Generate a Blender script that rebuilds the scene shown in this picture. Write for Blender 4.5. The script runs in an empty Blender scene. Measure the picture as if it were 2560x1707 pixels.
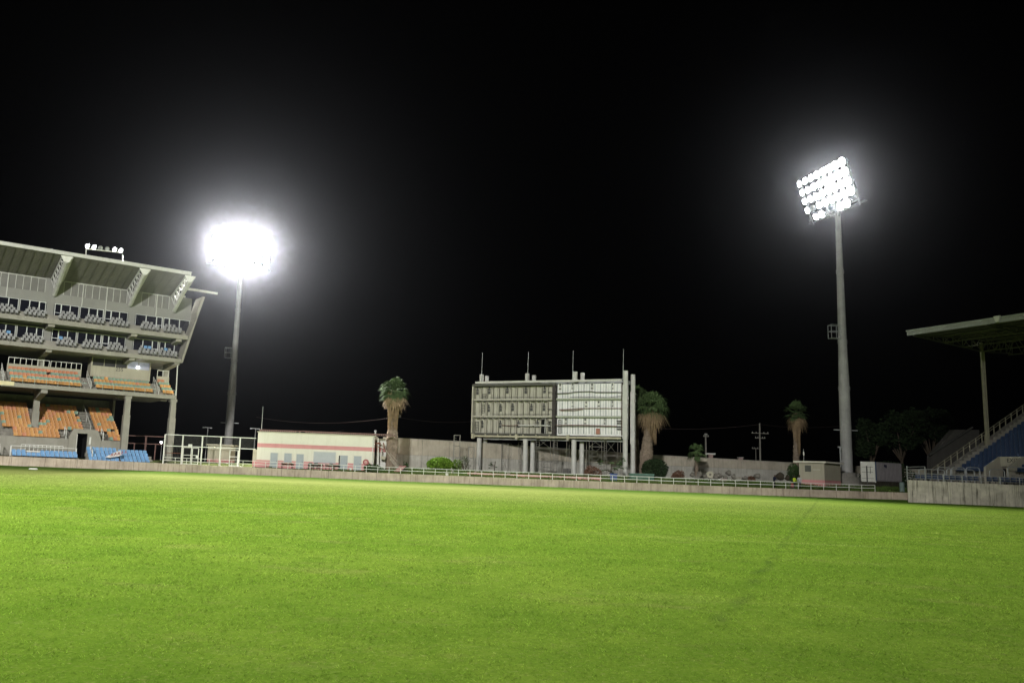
import bpy, bmesh, math, random
import numpy as np
from mathutils import Vector, Matrix
random.seed(7)
RND = random.Random(11)
S = bpy.context.scene
COL = S.collection
PI = math.pi

# ------------------------------------------------------------------ camera maths (photo is 2560x1707)
PPX, PPY, FPX, EYE = 1078.0, 853.5, 2115.0, 1.6
_r = math.atan(.038)
_t = math.atan(319.3 * math.cos(_r) / FPX)
V3 = Vector
FWD = V3((0, math.cos(_t), math.sin(_t)))
VUP = V3((0, -math.sin(_t), math.cos(_t)))
HOR = V3((1, 0, 0))
CR = HOR * math.cos(_r) + VUP * math.sin(_r)
CU = VUP * math.cos(_r) - HOR * math.sin(_r)


def ray(px, py):
    return FWD + CR * ((px - PPX) / FPX) - CU * ((py - PPY) / FPX)


def at(px, py, Y):
    d = ray(px, py)
    return V3((0, 0, EYE)) + d * (Y / d.y)


def hz(px):
    return 1131.9 + .03804 * px


def xat(px, Y, z=1.4):
    py = hz(px) - (z - EYE) * FPX / Y
    return at(px, py, Y).x


class Fr:
    """a local frame on the ground: x along, y back, z up"""
    def __init__(s, x, y, yaw):
        s.x, s.y, s.yaw = x, y, yaw
        s.c, s.s = math.cos(yaw), math.sin(yaw)

    def w(s, x, y, z=0):
        return V3((s.x + x * s.c - y * s.s, s.y + x * s.s + y * s.c, z))

    def l(s, p):
        dx, dy = p[0] - s.x, p[1] - s.y
        return V3((dx * s.c + dy * s.s, -dx * s.s + dy * s.c, p[2]))

    def py(s, px, py, yl):
        """photo point -> (x, z) on the local plane y = yl"""
        d = ray(px, py)
        o = s.l((0, 0, EYE)); dl = V3((d.x * s.c + d.y * s.s, -d.x * s.s + d.y * s.c, d.z))
        q = o + dl * ((yl - o.y) / dl.y)
        return q.x, q.z

    def pxp(s, px, py, xl):
        """photo point -> (y, z) on the local plane x = xl"""
        d = ray(px, py)
        o = s.l((0, 0, EYE)); dl = V3((d.x * s.c + d.y * s.s, -d.x * s.s + d.y * s.c, d.z))
        q = o + dl * ((xl - o.x) / dl.x)
        return q.y, q.z


# ------------------------------------------------------------------ materials
MATS = {}


def mat(name, col, rough=.7, var=.18, scale=1.5, metal=0.0, streak=0.0, stain=(.05, .045, .035), bump=0.0, bscale=30, spec=.4, fine=0.0, trans=0.0, emit=None, estr=0, coords='Object'):
    if name in MATS:
        return MATS[name]
    m = bpy.data.materials.new(name); m.use_nodes = True
    nt = m.node_tree; N = nt.nodes; L = nt.links
    b = N['Principled BSDF']
    b.inputs['Roughness'].default_value = rough
    b.inputs['Metallic'].default_value = metal
    b.inputs['Specular IOR Level'].default_value = spec if rough < .9 else (.08 if rough < .94 else 0)
    tc = N.new('ShaderNodeTexCoord')
    n1 = N.new('ShaderNodeTexNoise'); n1.inputs['Scale'].default_value = scale; n1.inputs['Detail'].default_value = 6
    n1.inputs['Roughness'].default_value = .65
    L.new(tc.outputs[coords], n1.inputs['Vector'])
    mr = N.new('ShaderNodeMapRange'); mr.inputs[1].default_value = .3; mr.inputs[2].default_value = .7
    mr.inputs[3].default_value = 1 - var; mr.inputs[4].default_value = 1 + var
    L.new(n1.outputs['Fac'], mr.inputs[0])
    mx = N.new('ShaderNodeVectorMath'); mx.operation = 'SCALE'; mx.inputs[0].default_value = [c * (.78 if emit is None else 1) for c in col[:3]]
    L.new(mr.outputs[0], mx.inputs['Scale'])
    out = mx.outputs[0]
    if streak > 0:
        mp = N.new('ShaderNodeMapping'); mp.inputs['Scale'].default_value = (2.2, 2.2, .18)
        L.new(tc.outputs[coords], mp.inputs[0])
        n2 = N.new('ShaderNodeTexNoise'); n2.inputs['Scale'].default_value = 1.6; n2.inputs['Detail'].default_value = 8; n2.inputs['Roughness'].default_value = .7
        L.new(mp.outputs[0], n2.inputs['Vector'])
        r2 = N.new('ShaderNodeMapRange'); r2.inputs[1].default_value = .5; r2.inputs[2].default_value = .78
        r2.inputs[3].default_value = 0; r2.inputs[4].default_value = streak
        L.new(n2.outputs['Fac'], r2.inputs[0])
        mm = N.new('ShaderNodeMix'); mm.data_type = 'RGBA'
        L.new(r2.outputs[0], mm.inputs['Factor']); L.new(out, mm.inputs['A']); mm.inputs['B'].default_value = (*stain, 1)
        out = mm.outputs['Result']
    L.new(out, b.inputs['Base Color'])
    if bump > 0:
        n3 = N.new('ShaderNodeTexNoise'); n3.inputs['Scale'].default_value = bscale; n3.inputs['Detail'].default_value = 4
        L.new(tc.outputs[coords], n3.inputs['Vector'])
        bp = N.new('ShaderNodeBump'); bp.inputs['Strength'].default_value = bump; bp.inputs['Distance'].default_value = .05
        L.new(n3.outputs['Fac'], bp.inputs['Height']); L.new(bp.outputs[0], b.inputs['Normal'])
    if emit:
        b.inputs['Emission Color'].default_value = (*emit, 1); b.inputs['Emission Strength'].default_value = estr
        m.cycles.emission_sampling = 'NONE'
    if trans:
        b.inputs['Transmission Weight'].default_value = trans
    MATS[name] = m
    return m


CONC = mat('concrete', (.36, .335, .28), .85, .2, .9, streak=.55, bump=.25, bscale=12)
CONCW = mat('perimeter concrete', (.54, .455, .35), .88, .26, .55, streak=.9, stain=(.12, .08, .05), bump=.3, bscale=10)
CONCL = mat('stand fascia concrete', (.33, .315, .265), .8, .14, .8, streak=.4, stain=(.16, .14, .1))
CONCD = mat('old grey concrete', (.24, .23, .205), .9, .22, .8, streak=.5)
STEP = mat('terrace concrete', (.27, .255, .22), .9, .3, 2.0, streak=.4)
PLASTER = mat('grey plaster', (.28, .278, .255), .8, .08, .5, streak=.3, stain=(.15, .14, .12))
CREAM = mat('cream paint', (.8, .77, .66), .75, .05, .4, streak=.25, stain=(.38, .33, .22))
CREAMD = mat('beige paint', (.46, .43, .33), .75, .08, .5, streak=.2)
PINK = mat('pink paint', (.66, .3, .3), .75, .1, .7, streak=.25, stain=(.35, .16, .14))
WHITE = mat('white painted steel', (.78, .78, .72), .5, .08, 2, streak=.2, stain=(.35, .26, .16))
GREYW = mat('grey white paint', (.6, .6, .56), .6, .12, 1.2, streak=.45, stain=(.2, .17, .12))
DOORG = mat('grey door paint', (.36, .4, .42), .55, .08, 1)
FRAMEW = mat('white window frame', (.72, .74, .72), .5, .05, 2)
GLASS = mat('dark glass', (.012, .013, .02), .06, .1, .4, spec=.5)
GLASSB = mat('booth glass', (.06, .06, .06), .09, .3, .6, spec=.6)
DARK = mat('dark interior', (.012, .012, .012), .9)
LOUV = mat('grey panel', (.19, .185, .17), .5, .15, .6, streak=.3)
ROOFU = mat('ribbed roof soffit', (.17, .165, .135), .6, .12, .6)
ROOFM = mat('roof edge metal', (.62, .62, .57), .5, .1, .8, streak=.35, stain=(.25, .22, .17))
MAST = mat('grey mast paint', (.36, .36, .35), .6, .2, .7, streak=.5, stain=(.2, .19, .18))
GALV = mat('galvanised steel', (.42, .44, .44), .5, .22, 1.3, metal=.35, streak=.35, stain=(.14, .13, .12))
STEELD = mat('dark steel', (.07, .07, .065), .6, .2, 3)
RUST = mat('rusty steel', (.17, .06, .035), .8, .3, 3)
BROWN = mat('brown painted steel', (.15, .075, .06), .6, .2, 2)
SCAF = mat('scaffold tube', (.3, .29, .26), .55, .3, 2, metal=.3, streak=.4, stain=(.16, .08, .04))
SORANGE = mat('orange seat plastic', (.58, .27, .085), .5, .22, .6)
SYELLOW = mat('amber seat plastic', (.64, .33, .1), .5, .2, .6)
SRED = mat('salmon seat plastic', (.6, .24, .12), .5, .2, .6)
SGREEN = mat('green seat plastic', (.24, .36, .27), .5, .22, .6)
SGREY = mat('grey seat plastic', (.33, .33, .32), .55, .2, .7)
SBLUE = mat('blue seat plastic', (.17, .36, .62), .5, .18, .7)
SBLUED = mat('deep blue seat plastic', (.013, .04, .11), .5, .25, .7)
CREAMB = mat('scoreboard cream sheet', (.5, .485, .4), .6, .12, .5, streak=.45, stain=(.14, .12, .08))
ALU = mat('bare metal sheet', (1.0, 1.0, .98), .35, .12, .7, metal=.2, streak=.4, stain=(.25, .24, .2), bump=.35, bscale=2.2)
OLIVE = mat('olive grey frame', (.09, .09, .075), .7, .15, 1.2, streak=.4)
BROWNF = mat('brown frame', (.05, .042, .038), .7, .2, 1.2)
BARK = mat('palm bark', (.27, .215, .165), .95, .3, 3, streak=.5, bump=.8, bscale=9)
BARKT = mat('tree bark', (.1, .08, .06), .95, .3, 3, bump=.6, bscale=9)
FROND = mat('palm frond', (.07, .11, .042), .9, .4, 1.3)
FRONDD = mat('dead palm frond', (.31, .22, .125), .85, .35, 2.0)
LEAFB = mat('bright leaf', (.13, .23, .025), .9, .45, 2.0)
LEAFD = mat('dark leaf', (.03, .052, .022), .9, .4, 1.5)
LEAFM = mat('leaf', (.05, .09, .03), .9, .4, 1.5)
LEAFR = mat('reddish leaf', (.17, .085, .05), .7, .4, 2)
ROCK = mat('rock', (.22, .205, .175), .92, .3, 1.6, bump=.7, bscale=5)
GREENB = mat('green painted metal', (.07, .15, .11), .6, .2, 1.5, streak=.3)
BLUEB = mat('blue plastic', (.03, .07, .25), .5, .15, 2)
BLACKP = mat('black paint', (.02, .02, .02), .6)
NAVY = mat('navy cloth', (.02, .025, .05), .9)
YELV = mat('yellow safety vest', (.6, .75, .05), .8)
WCLOTH = mat('white cloth', (.5, .5, .5), .9)
DCLOTH = mat('dark cloth', (.025, .025, .03), .9)
SKIN = mat('dark skin', (.09, .05, .03), .6)
SIGNR = mat('dull red sign', (.35, .08, .08), .6, .15, 2)
LENS = mat('lit floodlight lens', (.9, .9, .9), .2, 0, 1, emit=(1, 1, 1), estr=60)
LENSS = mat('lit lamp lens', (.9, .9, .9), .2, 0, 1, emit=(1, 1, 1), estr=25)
LENSO = mat('unlit lamp lens', (.35, .36, .36), .2)


# ------------------------------------------------------------------ mesh builder
class MB:
    def __init__(s):
        s.v = []; s.f = []; s.mi = []; s.m = 0

    def face(s, pts):
        i = len(s.v); s.v += [tuple(p) for p in pts]; s.f.append(tuple(range(i, i + len(pts)))); s.mi.append(s.m)
        return s

    def _add(s, vs, fs):
        i = len(s.v); s.v += [tuple(p) for p in vs]
        for f in fs:
            s.f.append(tuple(i + k for k in f)); s.mi.append(s.m)
        return s

    def box(s, x0, y0, z0, x1, y1, z1):
        vs = [(x0, y0, z0), (x1, y0, z0), (x1, y1, z0), (x0, y1, z0), (x0, y0, z1), (x1, y0, z1), (x1, y1, z1), (x0, y1, z1)]
        return s._add(vs, [(0, 3, 2, 1), (4, 5, 6, 7), (0, 1, 5, 4), (1, 2, 6, 5), (2, 3, 7, 6), (3, 0, 4, 7)])

    def bar(s, p, q, w, h=None, up=(0, 0, 1)):
        h = w if h is None else h
        p, q = V3(p), V3(q); d = (q - p).normalized(); up = V3(up)
        if abs(d.dot(up)) > .98: up = V3((0, 1, 0))
        a = d.cross(up).normalized() * (w / 2); b = a.cross(d).normalized() * (h / 2)
        vs = [p - a - b, p + a - b, p + a + b, p - a + b, q - a - b, q + a - b, q + a + b, q - a + b]
        return s._add(vs, [(0, 1, 2, 3), (7, 6, 5, 4), (0, 4, 5, 1), (1, 5, 6, 2), (2, 6, 7, 3), (3, 7, 4, 0)])

    def tube(s, p, q, r0, r1=None, n=8, cap=True):
        r1 = r0 if r1 is None else r1
        p, q = V3(p), V3(q); d = (q - p).normalized()
        up = V3((0, 0, 1)) if abs(d.z) < .95 else V3((1, 0, 0))
        a = d.cross(up).normalized(); b = d.cross(a)
        vs = []
        for c, r in ((p, r0), (q, r1)):
            for k in range(n):
                t = 2 * PI * k / n; vs.append(c + a * (r * math.cos(t)) + b * (r * math.sin(t)))
        fs = [(k, (k + 1) % n, n + (k + 1) % n, n + k) for k in range(n)]
        if cap: fs += [tuple(reversed(range(n))), tuple(range(n, 2 * n))]
        return s._add(vs, fs)

    def path(s, pts, r, n=6):
        for a, b in zip(pts, pts[1:]): s.tube(a, b, r, r, n)
        return s

    def lathe(s, c, prof, n=16):
        """profile of (radius, z) about the vertical through c"""
        vs = []
        for r, z in prof:
            for k in range(n):
                t = 2 * PI * k / n; vs.append((c[0] + r * math.cos(t), c[1] + r * math.sin(t), c[2] + z))
        fs = []
        for i in range(len(prof) - 1):
            for k in range(n):
                fs.append((i * n + k, i * n + (k + 1) % n, (i + 1) * n + (k + 1) % n, (i + 1) * n + k))
        fs += [tuple(reversed(range(n))), tuple(range((len(prof) - 1) * n, len(prof) * n))]
        return s._add(vs, fs)

    def prism(s, poly, axis, a, b):
        """extrude a 2D polygon along an axis: axis 'y' takes (x,z), 'x' takes (y,z), 'z' takes (x,y)"""
        def P(u, v, t):
            return {'y': (u, t, v), 'x': (t, u, v), 'z': (u, v, t)}[axis]
        n = len(poly)
        vs = [P(u, v, a) for u, v in poly] + [P(u, v, b) for u, v in poly]
        fs = [(k, (k + 1) % n, n + (k + 1) % n, n + k) for k in range(n)] + [tuple(reversed(range(n))), tuple(range(n, 2 * n))]
        return s._add(vs, fs)

    def build(s, name, mats, parent=None, world=None, smooth=False, fixn=True):
        """one mesh object; world: a function mapping a vertex into the parent's frame"""
        if not isinstance(mats, (list, tuple)): mats = [mats]
        vs = [tuple(world(V3(p))) for p in s.v] if world else s.v
        me = bpy.data.meshes.new(name); me.from_pydata(vs, [], s.f)
        for m in mats: me.materials.append(m)
        if len(mats) > 1: me.polygons.foreach_set('material_index', s.mi)
        if fixn:
            bm = bmesh.new(); bm.from_mesh(me); bmesh.ops.recalc_face_normals(bm, faces=bm.faces); bm.to_mesh(me); bm.free()
        if smooth: me.polygons.foreach_set('use_smooth', [True] * len(me.polygons))
        me.update()
        o = bpy.data.objects.new(name, me); COL.objects.link(o)
        if parent is not None: o.parent = parent
        return o


def tag(o, label=None, cat=None, group=None, kind=None):
    if label: o['label'] = label
    if cat: o['category'] = cat
    if group: o['group'] = group
    if kind: o['kind'] = kind
    return o


def thing(name, label, cat, loc=(0, 0, 0), yaw=0.0, group=None):
    o = bpy.data.objects.new(name, None); o.empty_display_size = .3; COL.objects.link(o)
    o.location = loc; o.rotation_euler = (0, 0, yaw)
    return tag(o, label, cat, group)


def off(loc):
    l = V3(loc)
    return lambda p: p - l


def copy_tree(o, parent=None):
    c = o.copy(); COL.objects.link(c)
    if parent is not None: c.parent = parent
    for ch in list(o.children): copy_tree(ch, c)
    return c


ORD = ['first', 'second', 'third', 'fourth', 'fifth', 'sixth', 'seventh', 'eighth', 'ninth', 'tenth', 'eleventh', 'twelfth', 'thirteenth', 'fourteenth', 'fifteenth', 'sixteenth', 'seventeenth', 'eighteenth', 'nineteenth', 'twentieth', 'twenty-first', 'twenty-second', 'twenty-third', 'twenty-fourth', 'twenty-fifth', 'twenty-sixth', 'twenty-seventh', 'twenty-eighth', 'twenty-ninth', 'thirtieth']

# ------------------------------------------------------------------ the line of the perimeter wall: (photo x, distance, top z, foot z)
WL = [(-420, 94, 1.3, .3), (0, 102, 1.25, .19), (200, 107, 1.2, .1), (429, 111, 1.06, .05), (700, 111, .96, 0), (982, 109, .9, -.05), (1378, 107, .9, 0), (1927, 104, .9, 0), (2150, 103, .93, .08), (2300, 102, 1.0, .15)]
WPT = [(xat(a, b, .8), b, c, d) for a, b, c, d in WL]


def wline(x):
    P = WPT
    if x <= P[0][0]: return P[0][1:]
    if x >= P[-1][0]: return P[-1][1:]
    for p, q in zip(P, P[1:]):
        if p[0] <= x <= q[0]:
            t = (x - p[0]) / (q[0] - p[0]); t2 = t
            return tuple(a + (b - a) * t2 for a, b in zip(p[1:], q[1:]))


def bankz(x, y):
    Yw, zt, zb = wline(x)
    t = min(1, max(0, (y - Yw) / 9)); t = t * t * (3 - 2 * t)
    return (zt - .1) * (1 - t) + 1.42 * t


def fieldz(x, y):
    Yw, zt, zb = wline(x)
    t = min(1, max(0, (y - Yw + 25) / 25))
    return zb * t * t
# ------------------------------------------------------------------ outfield, bank, perimeter wall, railing
def grid_mesh(name, xs, ys, zf, m, kind='structure'):
    vs = [(x, y, zf(x, y)) for y in ys for x in xs]; n = len(xs)
    fs = [(j * n + i, j * n + i + 1, (j + 1) * n + i + 1, (j + 1) * n + i) for j in range(len(ys) - 1) for i in range(n - 1)]
    me = bpy.data.meshes.new(name); me.from_pydata(vs, [], fs); me.materials.append(m)
    me.polygons.foreach_set('use_smooth', [True] * len(me.polygons))
    o = bpy.data.objects.new(name, me); COL.objects.link(o); o['kind'] = kind
    return o


def turf_colour(nt, coord, edge=None):
    """turf colour with large pale patches, mid mottling, fine grain, one worn track and a few dry marks"""
    N, L = nt.nodes, nt.links

    def noise(scale, det=5, rough=.6, sc=(1, 1, 1)):
        mp = N.new('ShaderNodeMapping'); mp.inputs['Scale'].default_value = sc; L.new(coord, mp.inputs[0])
        n = N.new('ShaderNodeTexNoise'); n.inputs['Scale'].default_value = scale; n.inputs['Detail'].default_value = det; n.inputs['Roughness'].default_value = rough
        L.new(mp.outputs[0], n.inputs['Vector']); return n.outputs['Fac']

    def rng(v, a, b, c, d):
        m = N.new('ShaderNodeMapRange'); m.inputs[1].default_value = a; m.inputs[2].default_value = b; m.inputs[3].default_value = c; m.inputs[4].default_value = d
        L.new(v, m.inputs[0]); return m.outputs[0]

    def mix(f, a, b):
        m = N.new('ShaderNodeMix'); m.data_type = 'RGBA'
        L.new(f, m.inputs['Factor'])
        for k, c in (('A', a), ('B', b)):
            if isinstance(c, tuple): m.inputs[k].default_value = (*c, 1)
            else: L.new(c, m.inputs[k])
        return m.outputs['Result']
    c = mix(rng(noise(.09, 4, .6, (.7, 1.3, 1)), .38, .62, 0, 1), TURF_A, TURF_B)
    c = mix(rng(noise(.8, 5, .65, (1, .7, 1)), .4, .72, 0, .6), c, TURF_D)
    c = mix(rng(noise(.16, 6, .7, (.6, 1.5, 1)), .56, .76, 0, .5), c, TURF_Y)
    c = mix(rng(noise(5.5, 5, .75), .42, .7, 0, .45), c, TURF_D)
    c = mix(rng(noise(2.6, 6, .8, (1, .6, 1)), .58, .74, 0, .55), c, (.2, .2, .06))
    c = mix(rng(noise(1.7, 6, .75), .6, .8, 0, .5), c, TURF_Y)
    c = mix(rng(noise(30, 3, .7), .42, .66, 0, .45), c, TURF_D)
    c = mix(rng(noise(17, 4, .7), .55, .72, 0, .5), c, TURF_Y)
    c = mix(rng(noise(.42, 5, .7, (.8, 1.2, 1)), .56, .74, 0, .5), c, (.19, .19, .06))
    c = mix(rng(noise(1.1, 4, .6), .7, .76, 0, .5), c, (.11, .09, .04))
    # glow of backlit grass painted as paler turf towards the far boundary
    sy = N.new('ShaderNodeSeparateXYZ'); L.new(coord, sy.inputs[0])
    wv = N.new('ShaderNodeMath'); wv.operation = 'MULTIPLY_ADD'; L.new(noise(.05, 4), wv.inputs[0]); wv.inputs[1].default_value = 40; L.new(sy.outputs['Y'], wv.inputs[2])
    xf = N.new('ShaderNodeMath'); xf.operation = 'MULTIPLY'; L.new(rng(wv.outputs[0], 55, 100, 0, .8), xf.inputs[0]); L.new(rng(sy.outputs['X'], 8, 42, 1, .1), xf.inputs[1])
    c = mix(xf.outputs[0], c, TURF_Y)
    if edge is not None: c = mix(rng(edge, 11, 31, .95, 0), c, (.045, .085, .014))  # weaker floodlight along the wall painted as darker turf
    # the worn track running away across the outfield
    a = at(2030, 1268, 40); p0 = V3((0, 0, EYE)) + (a - V3((0, 0, EYE))) * (EYE / (EYE - a.z))
    a = at(1785, 1578, 40); p1 = V3((0, 0, EYE)) + (a - V3((0, 0, EYE))) * (EYE / (EYE - a.z))
    d = (p1 - p0); d.z = 0; d.normalize(); nrm = V3((-d.y, d.x, 0))
    dt = N.new('ShaderNodeVectorMath'); dt.operation = 'DOT_PRODUCT'; dt.inputs[1].default_value = nrm; L.new(coord, dt.inputs[0])
    s1 = N.new('ShaderNodeMath'); s1.operation = 'SUBTRACT'; L.new(dt.outputs['Value'], s1.inputs[0]); s1.inputs[1].default_value = nrm.dot(p0)
    wob = rng(noise(.7, 3), .3, .7, -.12, .12)
    s2 = N.new('ShaderNodeMath'); s2.operation = 'ADD'; L.new(s1.outputs[0], s2.inputs[0]); L.new(wob, s2.inputs[1])
    ab = N.new('ShaderNodeMath'); ab.operation = 'ABSOLUTE'; L.new(s2.outputs[0], ab.inputs[0])
    f = rng(ab.outputs[0], .03, .14, .36, 0)
    gate = rng(noise(.9, 4), .38, .6, 0, 1)
    da = N.new('ShaderNodeVectorMath'); da.operation = 'DOT_PRODUCT'; da.inputs[1].default_value = -d; L.new(coord, da.inputs[0])
    g2 = rng(da.outputs['Value'], (-d).dot(p1), (-d).dot(p1) + .8, 0, 1)
    for g in (gate, g2):
        mm = N.new('ShaderNodeMath'); mm.operation = 'MULTIPLY'; L.new(f, mm.inputs[0]); L.new(g, mm.inputs[1]); f = mm.outputs[0]
    return mix(f, c, (.04, .065, .02))


TURF_A = (.116, .195, .02); TURF_B = (.16, .238, .03); TURF_D = (.064, .132, .012); TURF_Y = (.26, .29, .09)


def turf_mat(name, blade=False):
    m = bpy.data.materials.new(name); m.use_nodes = True; nt = m.node_tree; N, L = nt.nodes, nt.links
    N.remove(N['Principled BSDF'])
    b = N.new('ShaderNodeBsdfDiffuse'); b.inputs['Roughness'].default_value = .5
    geo = N.new('ShaderNodeNewGeometry')
    ed = None
    if not blade:
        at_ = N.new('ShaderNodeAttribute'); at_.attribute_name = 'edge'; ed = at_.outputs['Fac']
    c = turf_colour(nt, geo.outputs['Position'], ed)
    if blade:
        sc = N.new('ShaderNodeMapRange'); L.new(geo.outputs['Random Per Island'], sc.inputs[0]); sc.inputs[3].default_value = .68; sc.inputs[4].default_value = 1.95
        vm = N.new('ShaderNodeVectorMath'); vm.operation = 'SCALE'; L.new(c, vm.inputs[0]); L.new(sc.outputs[0], vm.inputs['Scale']); c = vm.outputs[0]
        # blade normals leaned towards the sky, as a dense sward shades
        ad = N.new('ShaderNodeVectorMath'); ad.operation = 'MULTIPLY_ADD'; L.new(geo.outputs['Normal'], ad.inputs[0]); ad.inputs[1].default_value = (.5, .5, .5); ad.inputs[2].default_value = (0, 0, 1)
        nn = N.new('ShaderNodeVectorMath'); nn.operation = 'NORMALIZE'; L.new(ad.outputs[0], nn.inputs[0]); L.new(nn.outputs[0], b.inputs['Normal'])
    else:
        n = N.new('ShaderNodeTexNoise'); n.inputs['Scale'].default_value = 26; n.inputs['Detail'].default_value = 4; L.new(geo.outputs['Position'], n.inputs['Vector'])
        n2 = N.new('ShaderNodeTexNoise'); n2.inputs['Scale'].default_value = 1.4; n2.inputs['Detail'].default_value = 6; L.new(geo.outputs['Position'], n2.inputs['Vector'])
        ad = N.new('ShaderNodeMath'); ad.operation = 'MULTIPLY_ADD'; L.new(n2.outputs[0], ad.inputs[0]); ad.inputs[1].default_value = 1.6; L.new(n.outputs[0], ad.inputs[2])
        bp = N.new('ShaderNodeBump'); bp.inputs['Strength'].default_value = .4; bp.inputs['Distance'].default_value = .05
        L.new(ad.outputs[0], bp.inputs['Height']); L.new(bp.outputs[0], b.inputs['Normal'])
    L.new(c, b.inputs['Color'])
    if blade:
        tr = N.new('ShaderNodeBsdfTranslucent'); L.new(c, tr.inputs[0])
        mx = N.new('ShaderNodeMixShader'); mx.inputs[0].default_value = .3; L.new(b.outputs[0], mx.inputs[1]); L.new(tr.outputs[0], mx.inputs[2]); L.new(mx.outputs[0], N['Material Output'].inputs[0])
    else:
        L.new(b.outputs[0], N['Material Output'].inputs[0])
    return m


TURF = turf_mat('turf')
xs = [-160 + 4 * i for i in range(81)]
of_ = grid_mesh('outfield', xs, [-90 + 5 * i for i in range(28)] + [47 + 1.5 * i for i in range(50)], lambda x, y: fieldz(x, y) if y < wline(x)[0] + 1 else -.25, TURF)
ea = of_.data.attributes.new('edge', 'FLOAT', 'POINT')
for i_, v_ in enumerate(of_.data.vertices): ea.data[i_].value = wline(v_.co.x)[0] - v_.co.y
BANKM = mat('bank grass and dirt', (.05, .06, .022), .95, .5, .5, streak=0, bump=.6, bscale=3, coords='Object')
ys = [0, .3, 1.5, 3, 4.5, 6, 7.5, 9, 14, 22, 34, 60, 120, 220, 320]
vs = []; xsb = [-240 + 3 * i for i in range(161)]
for dy in ys:
    for x in xsb:
        y = wline(x)[0] + .12 + dy
        vs.append((x, y, bankz(x, y) + (RND.uniform(-.04, .04) if 0 < dy < 30 else 0)))
n = len(xsb)
me = bpy.data.meshes.new('bank'); me.from_pydata(vs, [], [(j * n + i, j * n + i + 1, (j + 1) * n + i + 1, (j + 1) * n + i) for j in range(len(ys) - 1) for i in range(n - 1)])
me.materials.append(BANKM); me.polygons.foreach_set('use_smooth', [True] * len(me.polygons))
bank = bpy.data.objects.new('bank_ground', me); COL.objects.link(bank); bank['kind'] = 'structure'

# near turf: real blades, thinning out with distance
def blades():
    rs = np.random.RandomState(5)
    n = 520000
    u = rs.rand(n); y0, y1 = 4.9, 78.0
    y = (np.sqrt(y0) + u * (np.sqrt(y1) - np.sqrt(y0))) ** 2
    x = (-.56 * y - 1.5) + rs.rand(n) * (1.31 * y + 3.0)
    keep = rs.rand(n) > np.clip((y - 30) / 48, 0, 1) ** 1.2
    x, y = x[keep], y[keep]; n = len(x)
    # clumping
    cl = np.sin(x * 3.1 + 2 * np.sin(y * 2.3)) * np.sin(y * 3.7 + 1.5 * np.sin(x * 1.9)) + .6 * np.sin(x * 9.3 + y * 4.1) * np.sin(y * 11.0 - x * 3.3)
    lod = np.clip(y / 9.0, .6, 6.5)
    h = np.maximum(.006, .009 + .012 * rs.rand(n) + .005 * cl) * np.clip(lod, .8, 1.5) * (1 + .5 * np.clip((14 - y) / 9, 0, 1))
    w = .005 * lod * (.7 + .8 * rs.rand(n))
    a = rs.rand(n) * 2 * np.pi; t = rs.rand(n) * 2 * np.pi; lean = h * (.6 + 1.6 * rs.rand(n))
    z = np.zeros(n) - .004
    P = np.empty((n, 3, 3), np.float32)
    P[:, 0] = np.stack([x - np.cos(a) * w, y - np.sin(a) * w, z], 1)
    P[:, 1] = np.stack([x + np.cos(a) * w, y + np.sin(a) * w, z], 1)
    P[:, 2] = np.stack([x + np.cos(t) * lean, y + np.sin(t) * lean, z + h], 1)
    me = bpy.data.meshes.new('grass'); me.vertices.add(3 * n); me.loops.add(3 * n); me.polygons.add(n)
    me.vertices.foreach_set('co', P.ravel()); me.loops.foreach_set('vertex_index', np.arange(3 * n, dtype=np.int32))
    me.polygons.foreach_set('loop_start', np.arange(0, 3 * n, 3, dtype=np.int32))
    me.update(); me.validate()
    me.materials.append(turf_mat('turf blades', True))
    o = bpy.data.objects.new('grass', me); COL.objects.link(o)
    tag(o, 'short green turf blades of the near outfield', 'grass', kind='stuff')
    return o


blades()

# perimeter wall: cast bays with joints
def smooth_line(step=2.4):
    xs = []; x = WPT[0][0]
    while x < WPT[-1][0]:
        xs.append(x); x += step
    xs.append(WPT[-1][0]); return xs


pw = thing('perimeter_wall', 'long low stained concrete wall round the far edge of the outfield', 'wall', (0, WPT[5][1], 0))
w = off((0, WPT[5][1], 0))
bays = smooth_line(3.1)
mb = MB()
for a, b in zip(bays, bays[1:]):
    A, B = wline(a), wline(b); g = .022
    d = V3((b - a, B[0] - A[0], 0)).normalized(); nn = V3((d.y, -d.x, 0))
    p, q = V3((a, A[0], 0)) + d * g, V3((b, B[0], 0)) - d * g
    j = RND.uniform(-.012, .012)
    jf = nn * j
    vs = []
    for P, T in ((p, A), (q, B)):
        for (o, z) in ((-.0, T[2] - .4), (.3, T[2] - .4), (.3, T[1] - .03), (.27, T[1]), (.03, T[1]), (0, T[1] - .03)):
            vs.append(V3((P.x, P.y, z)) - nn * o + jf)
    mb._add(vs, [(k, (k + 1) % 6, 6 + (k + 1) % 6, 6 + k) for k in range(6)] + [(5, 4, 3, 2, 1, 0), (6, 7, 8, 9, 10, 11)])
mb.build('wall_panel', CONCW, pw, w)
mb = MB()
for a, b in zip(bays, bays[1:]):
    A, B = wline(a), wline(b)
    vs = [(a, A[0] + .1, -.3), (b, B[0] + .1, -.3), (b, B[0] + .2, -.3), (a, A[0] + .2, -.3), (a, A[0] + .1, A[1] - .06), (b, B[0] + .1, B[1] - .06), (b, B[0] + .2, B[1] - .06), (a, A[0] + .2, A[1] - .06)]
    mb._add(vs, [(0, 3, 2, 1), (4, 5, 6, 7), (0, 1, 5, 4), (1, 2, 6, 5), (2, 3, 7, 6), (3, 0, 4, 7)])
mb.build('joint_filler', CONCD, pw, w)

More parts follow.
